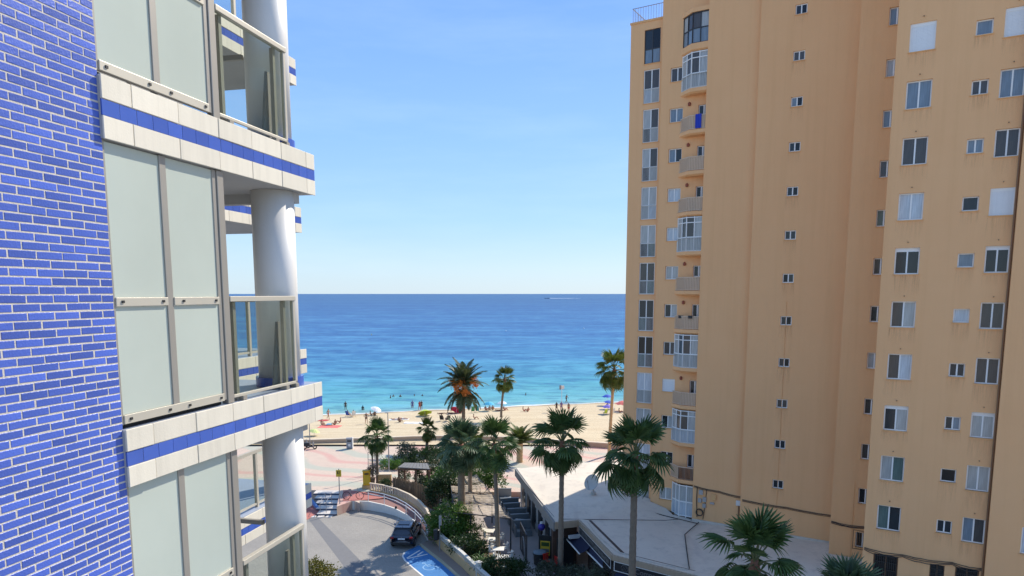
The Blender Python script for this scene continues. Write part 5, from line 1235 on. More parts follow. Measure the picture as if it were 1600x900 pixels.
# cushion stool by the gate
q0 = at(811, 822, .8); f = rotfr((q0.x, q0.y, 0), -12)
t = thing('armchair', (q0.x, q0.y, .3), 'pale cushioned armchair on dark legs beside the black gate', 'armchair')
b = MB(); b.box(-.4, .4, -.4, .4, .62, .85, f); b.build('seat', 'cushion_light', t, bevel=.05)
b = MB(); b.box(-.4, .4, .3, .45, .85, 1.3, f); b.build('backrest', 'cushion_light', t, bevel=.05)
b = MB(); b.box(-.42, .42, -.42, .42, .3, .6, f); b.build('base', 'booth_grey', t)
# white chairs and tables
def mk_chair():
    t = thing('garden_chair', (0, 0, 0), '', 'chair', 'white garden chairs under the reed canopy'); BASE[t.name] = Vector((0, 0, 0))
    b = MB(); b.box(-.24, .24, -.24, .22, .42, .46); b.build('seat', 'furniture_white', t, bevel=.015)
    b = MB()
    for i in range(6):
        q0, q1 = R(200 + 140 * i / 6), R(200 + 140 * (i + 1) / 6); r_ = .27
        P_ = [(r_ * math.cos(q), -r_ * math.sin(q) - .02) for q in (q0, q1)]
        b.add([(P_[0][0], P_[0][1], .46), (P_[1][0], P_[1][1], .46), (P_[1][0] * 1.08, P_[1][1] * 1.08, .84), (P_[0][0] * 1.08, P_[0][1] * 1.08, .84), (P_[0][0] * .86, P_[0][1] * .86, .46), (P_[1][0] * .86, P_[1][1] * .86, .46), (P_[1][0] * .95, P_[1][1] * .95, .84), (P_[0][0] * .95, P_[0][1] * .95, .84)],
              [(0, 1, 2, 3), (7, 6, 5, 4), (3, 2, 6, 7)])
    b.build('backrest', 'furniture_white', t)
    for sx_ in (-1, 1):
        b = MB(); b.box(sx_ * .27 - .03, sx_ * .27 + .03, -.24, .2, .62, .66); b.build('armrest', 'furniture_white', t)
        for sy_ in (-1, 1): b = MB(); b.tube([(sx_ * .2, sy_ * .2, .43), (sx_ * .24, sy_ * .24, 0)], [.025, .018], 6); b.build('leg', 'furniture_white', t)
    return t
def mk_table():
    t = thing('garden_table', (0, 0, 0), '', 'table', 'white garden tables under the reed canopy'); BASE[t.name] = Vector((0, 0, 0))
    b = MB(); b.box(-.42, .42, -.42, .42, .70, .74); b.build('table_top', 'furniture_white', t, bevel=.02)
    b = MB(); b.lathe([(.26, 0), (.24, .03), (.05, .06), (.045, .68), (.2, .70)], 12); b.build('pedestal', 'furniture_white', t); return t
ch0, tb0 = mk_chair(), mk_table()
tabs = [(764, 830, 'white square table farthest back under the front edge of the canopy'), (771, 843, 'white square table second from the canopy edge'), (779, 858, 'white square table third from the canopy edge, beside the slim palm'), (786, 871, 'white square table nearest the dark shrub')]
for k, (px, py, lb) in enumerate(tabs):
    q = at(px, py, .98); q.z = .30
    if k == 0: tb0.location = q; tb0['label'] = lb; tb0.rotation_euler.z = R(-10)
    else: dup(tb0, q, R(-10 + 4 * k), lb)
chs = [(754, 826, 90, 'white garden chair at the farthest table, on the shrub side'), (775, 828, -90, 'white garden chair at the farthest table, on the path side'), (760, 838, 100, 'white garden chair at the second table, on the shrub side'), (783, 841, -80, 'white garden chair at the second table, on the path side'),
       (769, 851, 60, 'white garden chair pulled askew between the second and third tables'), (790, 856, -95, 'white garden chair at the third table, on the path side'), (768, 861, 95, 'white garden chair at the third table, hard by the strap leaved clump'), (797, 869, -90, 'white garden chair at the nearest table, on the path side'), (776, 872, 85, 'white garden chair at the nearest table, on the shrub side')]
for k, (px, py, rz, lb) in enumerate(chs):
    q = at(px, py, .75); q.z = .30
    if k == 0: ch0.location = q; ch0.rotation_euler.z = R(rz); ch0['label'] = lb
    else: dup(ch0, q, R(rz), lb)
# round basket table with dark things behind the shrub, gate, poster, globe, bins, red chair
gx = at(812, 866, .3); gx2 = at(826, 876, .3)
gate = thing('gate_panel', gx, 'black metal gate panels standing before the restaurant entrance', 'gate')
A_, B_ = at(813, 858, .3), at(823, 881, .3); d = (B_ - A_).normalized(); f = Fr((A_.x, A_.y, 0), d, Vector((d.y, -d.x, 0))); L_ = (B_ - A_).length
b = MB(); b.box(0, L_, -.03, .03, .35, .45, f); b.box(0, L_, -.03, .03, 2.4, 2.5, f); b.box(0, .08, -.03, .03, .3, 2.5, f); b.box(L_ - .08, L_, -.03, .03, .3, 2.5, f); b.build('gate_frame', 'post_black', gate)
for q in range(9): b = MB(); b.box(.12 + q * L_ / 9.2, .2 + q * L_ / 9.2, -.015, .015, .45, 2.4, f); b.build('bar', 'post_black', gate)
b = MB(); b.tube([f.p(L_ * .55 + .75 * math.cos(q * .3), .06, .4 + 1.5 * math.sin(q * .3)) for q in range(11)], .03, 6); b.build('arch', 'metal_grey', gate)
pq = at(852, 873, .3); st = thing('poster_stand', pq, 'upright dark stand with a yellow poster beside the restaurant door', 'sign'); f = rotfr((pq.x, pq.y, 0), -14)
b = MB(); b.box(-.5, .5, -.05, .05, .35, 2.1, f); b.box(-.5, -.42, -.3, .3, .3, .35, f); b.box(.42, .5, -.3, .3, .3, .35, f); b.build('panel', 'bin_black', st)
b = MB(); b.box(-.36, .36, -.07, -.052, .6, 1.7, f); b.build('poster', 'poster_yellow', st)
b = MB(); b.box(-.30, .30, -.076, -.071, 1.3, 1.6, f); b.box(-.3, .3, -.076, -.071, .7, .8, f); b.build('poster_print', 'palm_leaf', st)
b = MB(); b.box(-.3, .3, -.076, -.071, .85, 1.1, f); b.build('poster_picture', 'letter_grey', st)
pq = at(846, 858, .3); gl = thing('globe_light', pq, 'dark violet globe light on a short post beside the poster', 'lamp')
b = MB(); b.lathe([(.16, 0), (.05, .05), (.05, 1.5)], 10, pq); b.build('post', 'post_black', gl); b = MB(); b.lathe([(.02, 1.5), (.2, 1.56), (.3, 1.76), (.24, 1.98), (.05, 2.06)], 14, pq); b.build('globe', 'globe_blue', gl, smooth=True)
b = MB(); b.lathe([(.14, 2.07), (.14, 2.2), (.02, 2.22)], 10, pq); b.build('cap', 'white_box', gl)
for k, (px, py, lb) in enumerate(((843, 882, 'black round bin beside the gate'),)):
    pq = at(px, py, .3); t = thing('planter_bin', pq, lb, 'bin'); b = MB(); b.lathe([(.34, 0), (.42, .08), (.46, .8), (.5, .82), (.5, .92), (.4, .93)], 16, pq); b.build('drum', 'bin_black', t)
    b = MB(); b.lathe([(.51, .93), (.46, 1.0), (.05, 1.06)], 16, pq); b.build('lid', 'booth_grey', t)
def red_chair(px, py, rz, lb):
    q = at(px, py, .3); f = rotfr((q.x, q.y, .3), rz); t = thing('slatted_chair', q, lb, 'chair', 'red slatted chairs by the restaurant')
    b = MB(); b.box(-.24, .24, -.24, .24, .43, .46, f); b.build('seat', 'red_plastic', t)
    for i in range(4): b = MB(); b.box(-.22 + i * .12, -.14 + i * .12, .2, .23, .5, .95, f); b.build('slat', 'red_plastic', t)
    b = MB(); b.box(-.26, .26, .195, .235, .95, 1.02, f); b.build('top_rail', 'red_plastic', t)
    for x, y in ((-.22, -.22), (.22, -.22), (-.22, .22), (.22, .22)): b = MB(); b.tube([f.p(x, y, .43), f.p(x * 1.1, y * 1.1, 0)], .022, 6); b.build('leg', 'red_plastic', t)
red_chair(855, 887, 30, 'bright red slatted chair nearer the bin by the restaurant'); red_chair(866, 892, -50, 'bright red slatted chair nearer the tall palm trunk by the restaurant')

# ================================================================== OCHRE GARDEN WALL with lattice top
ow = thing('garden_wall', basep[1], 'ochre garden wall with a white pierced lattice top beside the pavement', 'wall')
pl = [outerp[8], basep[0]] + basep[1:]
for i in range(len(pl) - 1):
    p, q = pl[i].copy(), pl[i + 1].copy(); p.z = q.z = 0; d = q - p; L_ = d.length; d.normalize(); n = Vector((-d.y, d.x, 0)); n = n if n.x > 0 else -n; f = Fr(p, d, n)
    b = MB(); b.box(-.0, L_, .004 * i, .22, .0, .80, f); b.build('base_wall', 'ochre_plaster', ow)
    b = MB(); b.box(0, L_, .0, .24, 1.15, 1.23, f)
    nn = max(1, int(L_ / .21)); s_ = L_ / nn
    for k in range(nn):
        for u0, u1 in ((0, 1), (1, 0)):
            pA, pB = f.p((k + u0) * s_, .11, .80), f.p((k + u1) * s_, .11, 1.15); b.tube([pA, pB], .032, 4, 0, False)
        b.box(k * s_ - .018, k * s_ + .018, .03, .19, .80, 1.15, f)
    o = b.build('lattice_run', 'lattice_white', ow); o['kind'] = 'stuff'
for px, py in ((748, 908),):
    q = at(px, py, .12); b = MB(); b.box(q.x - .2, q.x + .2, q.y - .12, q.y + .28, .1, 1.42); b.lathe([(.3, 1.42), (.3, 1.5), (.05, 1.58)], 4, (q.x, q.y + .08, 0)); b.build('pier', 'lattice_white', ow)
# upper balustrade run behind the ramp
uw = thing('ramp_balustrade', outerp[2], 'low tan balustrade wall following the outer side of the ramp', 'wall')
for i in range(1, 8):
    p, q = outerp[i], outerp[i + 1]; d = (q - p); L_ = Vector((d.x, d.y, 0)).length; dd = Vector((d.x, d.y, 0)).normalized(); n = Vector((-dd.y, dd.x, 0)); f = Fr((p.x, p.y, 0), dd, n); z = min(p.z, q.z)
    def sl_(h0, h1, y0, y1):
        b_ = MB(); A4 = [f.p(0, y0, h0 + (p.z if h0 > 0 else 0)), f.p(L_ - .003, y0, h0 + (q.z if h0 > 0 else 0)), f.p(L_ - .003, y1, h0 + (q.z if h0 > 0 else 0)), f.p(0, y1, h0 + (p.z if h0 > 0 else 0))]
        B4 = [f.p(0, y0, p.z + h1), f.p(L_ - .003, y0, q.z + h1), f.p(L_ - .003, y1, q.z + h1), f.p(0, y1, p.z + h1)]
        b_.add(A4 + B4, [(3, 2, 1, 0), (4, 5, 6, 7), (0, 1, 5, 4), (1, 2, 6, 5), (2, 3, 7, 6), (3, 0, 4, 7)]); return b_
    sl_(0, .22, -.09, .09).build('plinth', 'ochre_plaster', uw); sl_(.80, .88, -.10, .10).build('top_rail', 'wall_beige', uw)
    nn = int(L_ / .26)
    for k in range(nn):
        zk = p.z + (q.z - p.z) * (k + .45) / nn; b = MB(); b.box((k + .22) * L_ / nn, (k + .66) * L_ / nn, -.06, .06, zk + .18, zk + .82, f); b.build('baluster', 'wall_beige', uw)
# soil bed behind the wall
b = MB(); b.sheet([(at(x, y, .32).x, at(x, y, .32).y) for x, y in ((684, 838), (700, 826), (738, 842), (790, 875), (815, 900), (770, 905), (735, 880))], .32); o = b.build('soil_bed', 'soil'); setting(o, 'brown planting bed behind the lattice wall')
b = MB(); A_, B_ = at(720, 862, .5), at(748, 838, .5); d = (B_ - A_).normalized(); f = Fr((A_.x, A_.y, 0), d, Vector((-d.y, d.x, 0))); b.box(0, (B_ - A_).length, 0, .3, .3, .8, f); tag(b.build('planter_kerb', 'white_plaster', base=A_), 'low white kerb wall between the planting bed and the tables', 'wall')
b = MB(); A_, B_ = at(690, 838, .5), at(722, 856, .5); d = (B_ - A_).normalized(); f = Fr((A_.x, A_.y, 0), d, Vector((-d.y, d.x, 0))); b.box(0, (B_ - A_).length, .2, .35, .3, .85, f); tag(b.build('planter_edge', 'bark', base=A_), 'dark brown timber edging below the large shrub', 'edging')

# ================================================================== STREET FURNITURE, CAR, BICYCLE
car_o = at(627.5, 858.5, 0); car_o.z = 0.0
car = thing('parked_car', car_o, 'dark blue sport utility car with roof rails stopped beside the blue bay', 'car')
cf = rotfr(car_o, -2.0)
ST = [(0.0, .80, .45, .80, .70, .90), (0.05, .89, .33, .96, .74, 1.02), (0.18, .92, .28, 1.04, .70, 1.30), (0.45, .925, .27, 1.06, .655, 1.60), (0.85, .93, .27, 1.06, .64, 1.665), (1.7, .93, .27, 1.05, .65, 1.68), (2.45, .93, .27, 1.03, .63, 1.62), (3.10, .925, .27, 1.01, .72, 1.10), (3.9, .90, .28, .95, .74, 1.0), (4.3, .85, .32, .82, .68, .86), (4.42, .74, .42, .70, .6, .74)]
def ring(s_, off=0.0):
    y, wd, zb, zl, wr, zr = s_
    half = [(wd * .90, zb), (wd, zb + (zl - zb) * .30), (wd * 1.005, zb + (zl - zb) * .70), (wd * .97, zl), (wr * .6 + wd * .37, zl + (zr - zl) * .50), (wr, zr - .03), (wr * .86, zr + .02)]
    return [(x + off, y, z) for x, z in half] + [(-x - off, y, z) for x, z in half[::-1]]
b = MB(); rings = [[cf.p(*q) for q in ring(s_)] for s_ in ST]; n = len(rings[0]); k0 = len(b.v)
for r_ in rings: b.v += r_
for i in range(len(rings) - 1):
    for j in range(n): b.f.append([i * n + j, i * n + (j + 1) % n, (i + 1) * n + (j + 1) % n, (i + 1) * n + j]); b.m.append(0)
b.f += [list(range(n)), [(len(rings) - 1) * n + j for j in range(n)][::-1]]; b.m += [0, 0]
body = b.build('body', 'car_paint', car, smooth=True)
sb = body.modifiers.new('smooth', 'SUBSURF'); sb.levels = sb.render_levels = 1
def gp(i, t_, j, off):                          # point on the loft between stations, pushed outward
    r0, r1 = ring(ST[i]), ring(ST[i + 1]); p = Vector(r0[j]).lerp(Vector(r1[j]), t_); p.x += off if p.x > 0 else -off; return p
def gpanel(name, pts, mat, push): b = MB(); b.add([cf.p(*(Vector(p) + Vector(push))) for p in pts], [tuple(range(len(pts)))]); return b.build(name, mat, car)
gpanel('rear_window', [(-.70, .14, 1.09), (.70, .14, 1.09), (.60, .47, 1.56), (-.60, .47, 1.56)], 'car_glass', (0, -.055, .03))
for sx_ in (-1, 1):
    for y0, y1, t0, t1 in ((.62, 1.25, .70, 1.28), (1.32, 2.12, 1.34, 2.06), (2.19, 2.95, 2.12, 2.50)):
        b = MB(); P4 = [(sx_ * .925, y0, 1.08), (sx_ * .925, y1, 1.06), (sx_ * .695, t1, 1.56), (sx_ * .70, t0, 1.56)]
        b.add([cf.p(*q) for q in P4], [(0, 1, 2, 3)]); b.build('side_window', 'car_glass', car)
    b = MB(); b.tube([cf.p(sx_ * .66, .6, 1.70), cf.p(sx_ * .66, .7, 1.745), cf.p(sx_ * .64, 2.2, 1.73), cf.p(sx_ * .63, 2.35, 1.67)], .022, 6); b.build('roof_rail', 'chrome', car)
    b = MB(); b.box(sx_ * 1.02 - .11, sx_ * 1.02 + .11, 2.62, 2.78, 1.05, 1.22, cf); b.build('mirror', 'car_paint', car, bevel=.04)
    b = MB(); b.box(sx_ * .76 - .15, sx_ * .76 + .15, -.035, .12, .86, 1.0, cf); b.build('tail_light', 'tail_light', car, bevel=.02)
    b = MB(); b.box(sx_ * .66 - .14, sx_ * .66 + .14, 4.2, 4.40, .68, .80, cf); b.build('headlight', 'plate_white', car, bevel=.02)
    for y in (.78, 3.48):
        b = MB(); prof = [(.20, -.11), (.33, -.11), (.355, -.07), (.355, .07), (.33, .11), (.20, .11)]
        b.lathe(prof, 24); c_ = Vector((sx_ * .84, y, .35)); b.v = [cf.p(c_.x + q.z, c_.y + q.x, c_.z + q.y) for q in b.v]; wh = b.build('wheel', 'tyre', car)
        b = MB(); 
        for q in range(10): b.box(-.018, .018, .05, .215, -.0, .02, Fr((0, 0, 0), (math.cos(q * .628), math.sin(q * .628), 0), (-math.sin(q * .628), math.cos(q * .628), 0)))
        b.lathe([(.21, -.005), (.225, .015), (.21, .02)], 20); b.lathe([(.06, 0), (.055, .03)], 12)
        b.v = [cf.p(c_.x + sx_ * (.112 + q.z * .2), c_.y + q.x, c_.z + q.y) for q in b.v]; b.build('rim', 'rim_alloy', wh)
        b = MB(); b.tube([cf.p(sx_ * .925, y + .43 * math.cos(q * math.pi / 10), .36 + .43 * math.sin(q * math.pi / 10)) for q in range(11)], .035, 6); b.build('wheel_arch', 'trim_black', car)
b = MB(); b.box(-.72, .72, -.06, .1, .36, .58, cf); b.build('bumper', 'trim_black', car, bevel=.04)
b = MB(); b.box(-.6, .6, -.075, -.055, .60, .63, cf); b.build('chrome_strip', 'chrome', car)
b = MB(); b.box(-.27, .27, -.02, .02, .80, .915, cf); b.build('number_plate', 'plate_white', car)
b = MB(); b.box(-.30, -.27, -.025, .02, .80, .915, cf); b.build('plate_band', 'bay_blue', car)
b = MB(); b.lathe([(.05, 0), (.045, .02)], 12); b.v = [cf.p(q.x, -.015 - q.z, .985 + q.y) for q in b.v]; b.build('badge', 'chrome', car)
gpanel('sunroof', [(-.45, 1.0, 1.70), (.45, 1.0, 1.70), (.45, 1.85, 1.705), (-.45, 1.85, 1.705)], 'car_glass', (0, 0, .012))
b = MB(); b.tube([cf.p(0, .62, 1.65), cf.p(0, .45, 1.78)], .012, 5); b.build('aerial', 'trim_black', car)
b = MB(); b.box(-.62, .62, .42, .62, 1.62, 1.66, cf); b.build('spoiler', 'car_paint', car, bevel=.015)

bk_o = at(552, 780, PZ); bike = thing('bicycle', bk_o, 'dark bicycle leaning by the start of the red footpath', 'bicycle'); f = rotfr(bk_o, 4)
for x in (-.62, .62):
    b = MB(); b.tube([f.p(x + .36 * math.cos(q * math.pi / 10), 0, .36 + .36 * math.sin(q * math.pi / 10)) for q in range(21)], .028, 6, 0, False); wh = b.build('wheel', 'tyre', bike)
    b = MB()
    for q in range(8): b.tube([f.p(x, 0, .36), f.p(x + .34 * math.cos(q * .785), 0, .36 + .34 * math.sin(q * .785))], .005, 3, 0, False)
    b.build('spoke', 'metal_grey', wh)
b = MB()
for p, q in (((-.62, .36), (-.18, .36)), ((-.62, .36), (-.25, .80)), ((-.18, .36), (-.28, .92)), ((-.25, .80), (.40, .84)), ((-.18, .36), (.42, .72)), ((.38, .95), (.62, .36))): b.tube([f.p(p[0], 0, p[1]), f.p(q[0], 0, q[1])], .02, 6)
b.build('frame', 'metal_grey', bike)
b = MB(); b.box(-.42, -.16, -.07, .07, .92, .97, f); b.build('saddle', 'trim_black', bike, bevel=.02)
b = MB(); b.tube([f.p(.44, -.28, 1.03), f.p(.36, 0, .99), f.p(.44, .28, 1.03)], .016, 6); b.build('handlebar', 'trim_black', bike)
b = MB(); b.lathe([(.1, -.01), (.1, .01)], 14); b.v = [f.p(-.18 + q.x, .03 + q.z, .36 + q.y) for q in b.v]; b.build('crank', 'metal_grey', bike)

sg = at(531, 788, .80); ys = thing('post_sign', sg, 'yellow square sign with a ring symbol on a grey post above the steps', 'sign')
b = MB(); b.tube([sg, sg + Vector((0, 0, 3.35))], .045, 8); b.build('post', 'metal_grey', ys)
b = MB(); b.box(sg.x - .24, sg.x + .24, sg.y - .09, sg.y - .06, 3.42, 4.05); b.build('plate', 'sign_yellow', ys)
b = MB(); b.tube([Vector((sg.x + .03 + .11 * math.cos(q * .45), sg.y - .095, 3.80 + .11 * math.sin(q * .45))) for q in range(1, 13)], .022, 5); b.box(sg.x - .13, sg.x - .08, sg.y - .10, sg.y - .092, 3.66, 3.96); b.box(sg.x + .03, sg.x + .14, sg.y - .10, sg.y - .092, 3.78, 3.82); b.build('symbol', 'bolt_black', ys)

yb = at(573.5, 763, PZ); yk = thing('yellow_locker', yb, 'tall yellow painted locker on a tan plinth beside the young palm', 'locker'); f = rotfr(yb, 8)
b = MB(); b.box(-.45, .45, -.3, .3, 0, .35, f); b.build('plinth', 'ochre_plaster', yk); b = MB(); b.box(-.36, .36, -.25, .25, .352, 1.75, f); b.build('cabinet', 'yellow_paint', yk, bevel=.03)
b = MB(); b.box(-.30, .30, -.27, -.252, .5, 1.35, f); b.build('door', 'sign_yellow', yk); b = MB(); b.box(-.2, .2, -.272, -.252, 1.45, 1.6, f); b.build('slot', 'bolt_black', yk); b = MB(); b.box(-.40, .40, -.29, .29, 1.752, 1.84, f); b.build('lid', 'yellow_paint', yk, bevel=.02)
pt = at(582, 762, PZ); bush('potted_shrub', pt, [(0, 0, 1.75, .42, .42, .6)], 700, .10, 'leaf_purple', 'purplish shrub in a tapered pot beside the yellow locker', 'potted plant', 50)
b = MB(); b.lathe([(.18, 0), (.30, .95), (.34, 1.05), (.28, 1.06)], 14, pt); b.build('pot', 'bark', bpy.data.objects['potted_shrub'])
sf = at(581, 741, PZ); t = thing('sign_frame', sf, 'tall empty metal frame standing beside the young palm', 'frame'); b = MB()
for x in (-.36, .36): b.tube([sf + Vector((x, 0, 0)), sf + Vector((x, 0, 2.4))], .035, 6)
for z in (.9, 1.6, 2.4): b.tube([sf + Vector((-.36, 0, z)), sf + Vector((.36, 0, z))], .03, 6)
b.build('tube_frame', 'metal_grey', t); b = MB(); b.box(sf.x - .30, sf.x + .30, sf.y - .01, sf.y + .01, 1.66, 2.34); b.build('glass_sheet', 'balcony_glass', t)
tbx = at(600, 756, PZ); t = thing('tan_cabinet', tbx, 'tan rendered cabinet block behind the clipped ball shrub', 'cabinet'); f = rotfr(tbx, 5)
b = MB(); b.box(-.75, .75, -.3, .5, 0, 1.0, f); b.build('block', 'ochre_plaster', t); b = MB(); b.box(-.8, .8, -.35, .55, 1.0, 1.08, f); b.build('capping', 'wall_beige', t)
for k in range(3): b = MB(); b.box(-.65 + k * .45, -.25 + k * .45, -.32, -.302, .12, .88, f); b.build('panel', 'pot_tan', t)
# pavilion
kq = at(647, 762, PZ); t = thing('pavilion', at(647, 752, PZ), 'small open pavilion with a dark slatted roof behind the bamboo fence', 'pavilion')
A_, B_, C_, D_ = at(622, 731, 3.1), at(672, 734, 3.1), at(668, 725, 3.1), at(632, 724, 3.1)
for k in range(9):
    t0, t1 = k / 9, (k + .9) / 9; b = MB(); q0, q1, q2, q3 = A_.lerp(B_, t0), A_.lerp(B_, t1), D_.lerp(C_, t1), D_.lerp(C_, t0); u_ = Vector((0, 0, .08)); b.add([q0, q1, q2, q3, q0 + u_, q1 + u_, q2 + u_, q3 + u_], [(3, 2, 1, 0), (4, 5, 6, 7), (0, 1, 5, 4), (1, 2, 6, 5), (2, 3, 7, 6), (3, 0, 4, 7)]); b.build('roof_slat', 'kiosk_roof', t)
b = MB(); b.box(A_.x, B_.x, A_.y - .06, A_.y + .06, 2.85, 3.05); b.build('beam', 'post_wood', t)
for q in (A_.lerp(B_, .02), A_.lerp(B_, .55), A_.lerp(B_, .97), D_, C_): b = MB(); b.box(q.x - .09, q.x + .09, q.y - .08, q.y + .1, .5, 2.98); b.build('post', 'post_wood', t)
# bamboo fence
bf = thing('bamboo_fence', at(640, 776, .6), 'brown upright bamboo fence behind the ramp balustrade', 'fence')
fp = [at(612, 771, .84), at(640, 778, .7), at(660, 786, .6), at(684, 799, .5)]; rbf = random.Random(9)
poles = []
for p, q in zip(fp[:-1], fp[1:]):
    nn = int((q - p).length / .085)
    for k in range(nn): poles.append(p.lerp(q, k / nn) + Vector((.1, .35, 0)))
for p in poles:
    h = 1.55 + rbf.uniform(-.10, .14); b = MB(); b.tube([Vector((p.x, p.y, .2)), Vector((p.x + rbf.uniform(-.02, .02), p.y, p.z + h))], .04, 5); b.build('cane', 'bamboo', bf)
b = MB()
for z in (.45, 1.25): b.tube([q + Vector((.1, .39, z)) for q in fp], .03, 5)
b.build('wire_rail', 'post_wood', bf)
# litter bin on a post
lq = at(686, 861, .12); t = thing('litter_bin', lq, 'black litter bin hung on a slim post beside the ochre wall', 'litter bin')
b = MB(); b.tube([lq + Vector((.06, 0, 0)), lq + Vector((.06, 0, 2.75))], .045, 8); b.build('post', 'metal_grey', t)
b = MB(); b.lathe([(.17, .95), (.21, 1.0), (.24, 1.6), (.25, 1.75), (.20, 1.78)], 14, lq + Vector((-.17, -.08, 0))); b.build('bucket', 'bin_black', t)
b = MB(); b.box(lq.x + .03, lq.x + .22, lq.y - .06, lq.y + .06, 2.2, 2.95); b.build('side_on_sign', 'metal_grey', t)
# poles on the beach edge
for px, y0, y1, lb in ((608, 740, 645, 'slender pale lamp post rising behind the young palm'), (484.5, 697, 658, 'slender grey pole beside the scooters at the sea wall')):
    q = at(px, y0, PZ); h = atY(px, y1, q.y).z - PZ; t = thing('lamp_post', q, lb, 'lamp post')
    b = MB(); b.tube([q, q + Vector((0, 0, h))], [.07, .045], 8); b.build('pole', 'metal_grey', t); b = MB(); b.tube([q, q + Vector((0, 0, .35))], .11, 8); b.build('foot', 'metal_grey', t)
    b = MB(); b.box(q.x - .30, q.x + .06, q.y - .06, q.y + .06, PZ + h - .04, PZ + h + .03); b.build('head', 'metal_grey', t)
# recycling bin
q = at(546.5, 701, PZ); t = thing('recycling_bin', q, 'blue grey recycling bin standing against the sea wall', 'bin'); f = rotfr(q, 3)
b = MB(); b.box(-.36, .36, -.28, .28, .05, 1.28, f); b.build('shell', 'bin_grey', t, bevel=.03); b = MB(); b.box(-.24, .24, -.295, -.282, .92, 1.12, f); b.build('mouth', 'bolt_black', t)
b = MB(); b.box(-.16, .16, -.295, -.282, .35, .65, f); b.build('notice', 'plate_white', t); b = MB(); b.box(-.39, .39, -.31, .31, 1.28, 1.36, f); b.build('lid', 'metal_grey', t); b = MB(); b.box(.362, .42, -.25, .25, .05, 1.42, f); b.build('side_post', 'white_box', t)
# scooters
def scooter(px, py, lb, seed):
    q = at(px, py, PZ); f = rotfr(q, 6); t = thing('motor_scooter', q, lb, 'scooter', 'scooters parked at the sea wall')
    for x in (-.6, .62):
        b = MB(); b.tube([f.p(x + .20 * math.cos(k * math.pi / 8), 0, .26 + .20 * math.sin(k * math.pi / 8)) for k in range(17)], .07, 7, 0, False); b.build('wheel', 'tyre', t)
    b = MB(); b.box(-.75, -.05, -.15, .15, .42, .72, f); b.box(-.1, .4, -.16, .16, .28, .38, f); b.build('body', 'trim_black', t, bevel=.05)
    b = MB(); b.box(-.7, .0, -.14, .14, .73, .83, f); b.build('seat', 'bin_black', t, bevel=.03); b = MB(); b.tube([f.p(.62, 0, .28), f.p(.42, 0, .95), f.p(.38, 0, 1.05)], [.04, .05, .04], 7); b.box(.38, .5, -.2, .2, .38, .85, f); b.build('front_shield', 'metal_grey', t)
    b = MB(); b.tube([f.p(.34, -.32, 1.08), f.p(.42, 0, 1.03), f.p(.34, .32, 1.08)], .02, 6); b.build('handlebar', 'trim_black', t)
scooter(484, 702, 'dark motor scooter with a grey shield, nearer the recycling bin', 1); scooter(474, 700, 'dark motor scooter half hidden by the white column', 2)

# ================================================================== BEACH PEOPLE
def skin_body(chains, name):
    """grow one continuous body from a joint skeleton with per joint radii"""
    names, vs, rad, es = {}, [], [], []
    for ch_ in chains:
        prev = None
        for nm, p, r_ in ch_:
            if nm in names: i = names[nm]
            else: i = len(vs); vs.append(p); rad.append(r_); names[nm] = i
            if prev is not None: es.append((prev, i))
            prev = i
    me = bpy.data.meshes.new(name); me.from_pydata(vs, es, []); o = bpy.data.objects.new(name, me); col.objects.link(o)
    o.modifiers.new('skin', 'SKIN'); s_ = o.modifiers.new('sub', 'SUBSURF'); s_.levels = 1
    sk = me.skin_vertices[0].data
    for i, r_ in enumerate(rad): sk[i].radius = (r_[0], r_[1]) if isinstance(r_, tuple) else (r_, r_)
    sk[names['pelvis']].use_root = True
    bpy.context.view_layer.update(); dg = bpy.context.evaluated_depsgraph_get()
    ev = bpy.data.meshes.new_from_object(o.evaluated_get(dg)); bpy.data.objects.remove(o)
    return ev, {k: Vector(vs[i]) for k, i in names.items()}
def human(pel, chest, neck, head, sh, hips, knees, ankles, toes, elbows, hands):
    P_ = lambda *q: tuple(q)
    ch_ = [[('pelvis', pel, (.15, .11)), ('waist', tuple(Vector(pel).lerp(Vector(chest), .45)), (.125, .095)), ('chest', chest, (.155, .11)), ('neckbase', tuple(Vector(chest).lerp(Vector(neck), .7)), (.10, .07)), ('neck', neck, .05), ('jaw', tuple(Vector(neck).lerp(Vector(head), .5)), (.065, .08)), ('head', head, (.078, .095)), ('crown', tuple(Vector(head) + (Vector(head) - Vector(neck)).normalized() * .07), (.055, .07))]]
    for k in (0, 1):
        s_ = 'lr'[k]
        ch_.append([('neckbase', None, 0), ('sh' + s_, sh[k], .055), ('el' + s_, elbows[k], .04), ('wr' + s_, tuple(Vector(elbows[k]).lerp(Vector(hands[k]), .85)), .028), ('hd' + s_, hands[k], (.04, .02)), ('fg' + s_, tuple(Vector(hands[k]) + (Vector(hands[k]) - Vector(elbows[k])).normalized() * .09), (.03, .012))])
        ch_.append([('pelvis', None, 0), ('hp' + s_, hips[k], .095), ('kn' + s_, knees[k], .058), ('cf' + s_, tuple(Vector(knees[k]).lerp(Vector(ankles[k]), .35)), .056), ('an' + s_, ankles[k], .036), ('to' + s_, toes[k], (.042, .028))])
    return ch_
def mirror(p): return [(-p[0], p[1], p[2]), p]
POSES = {}
POSES['stand'] = human((0, 0, .95), (0, .0, 1.32), (0, 0, 1.50), (0, -.02, 1.63), mirror((.19, 0, 1.42)), mirror((.10, 0, .88)), mirror((.11, -.02, .50)), mirror((.11, .02, .07)), mirror((.13, -.15, .03)), mirror((.25, .03, 1.13)), mirror((.25, -.06, .88)))
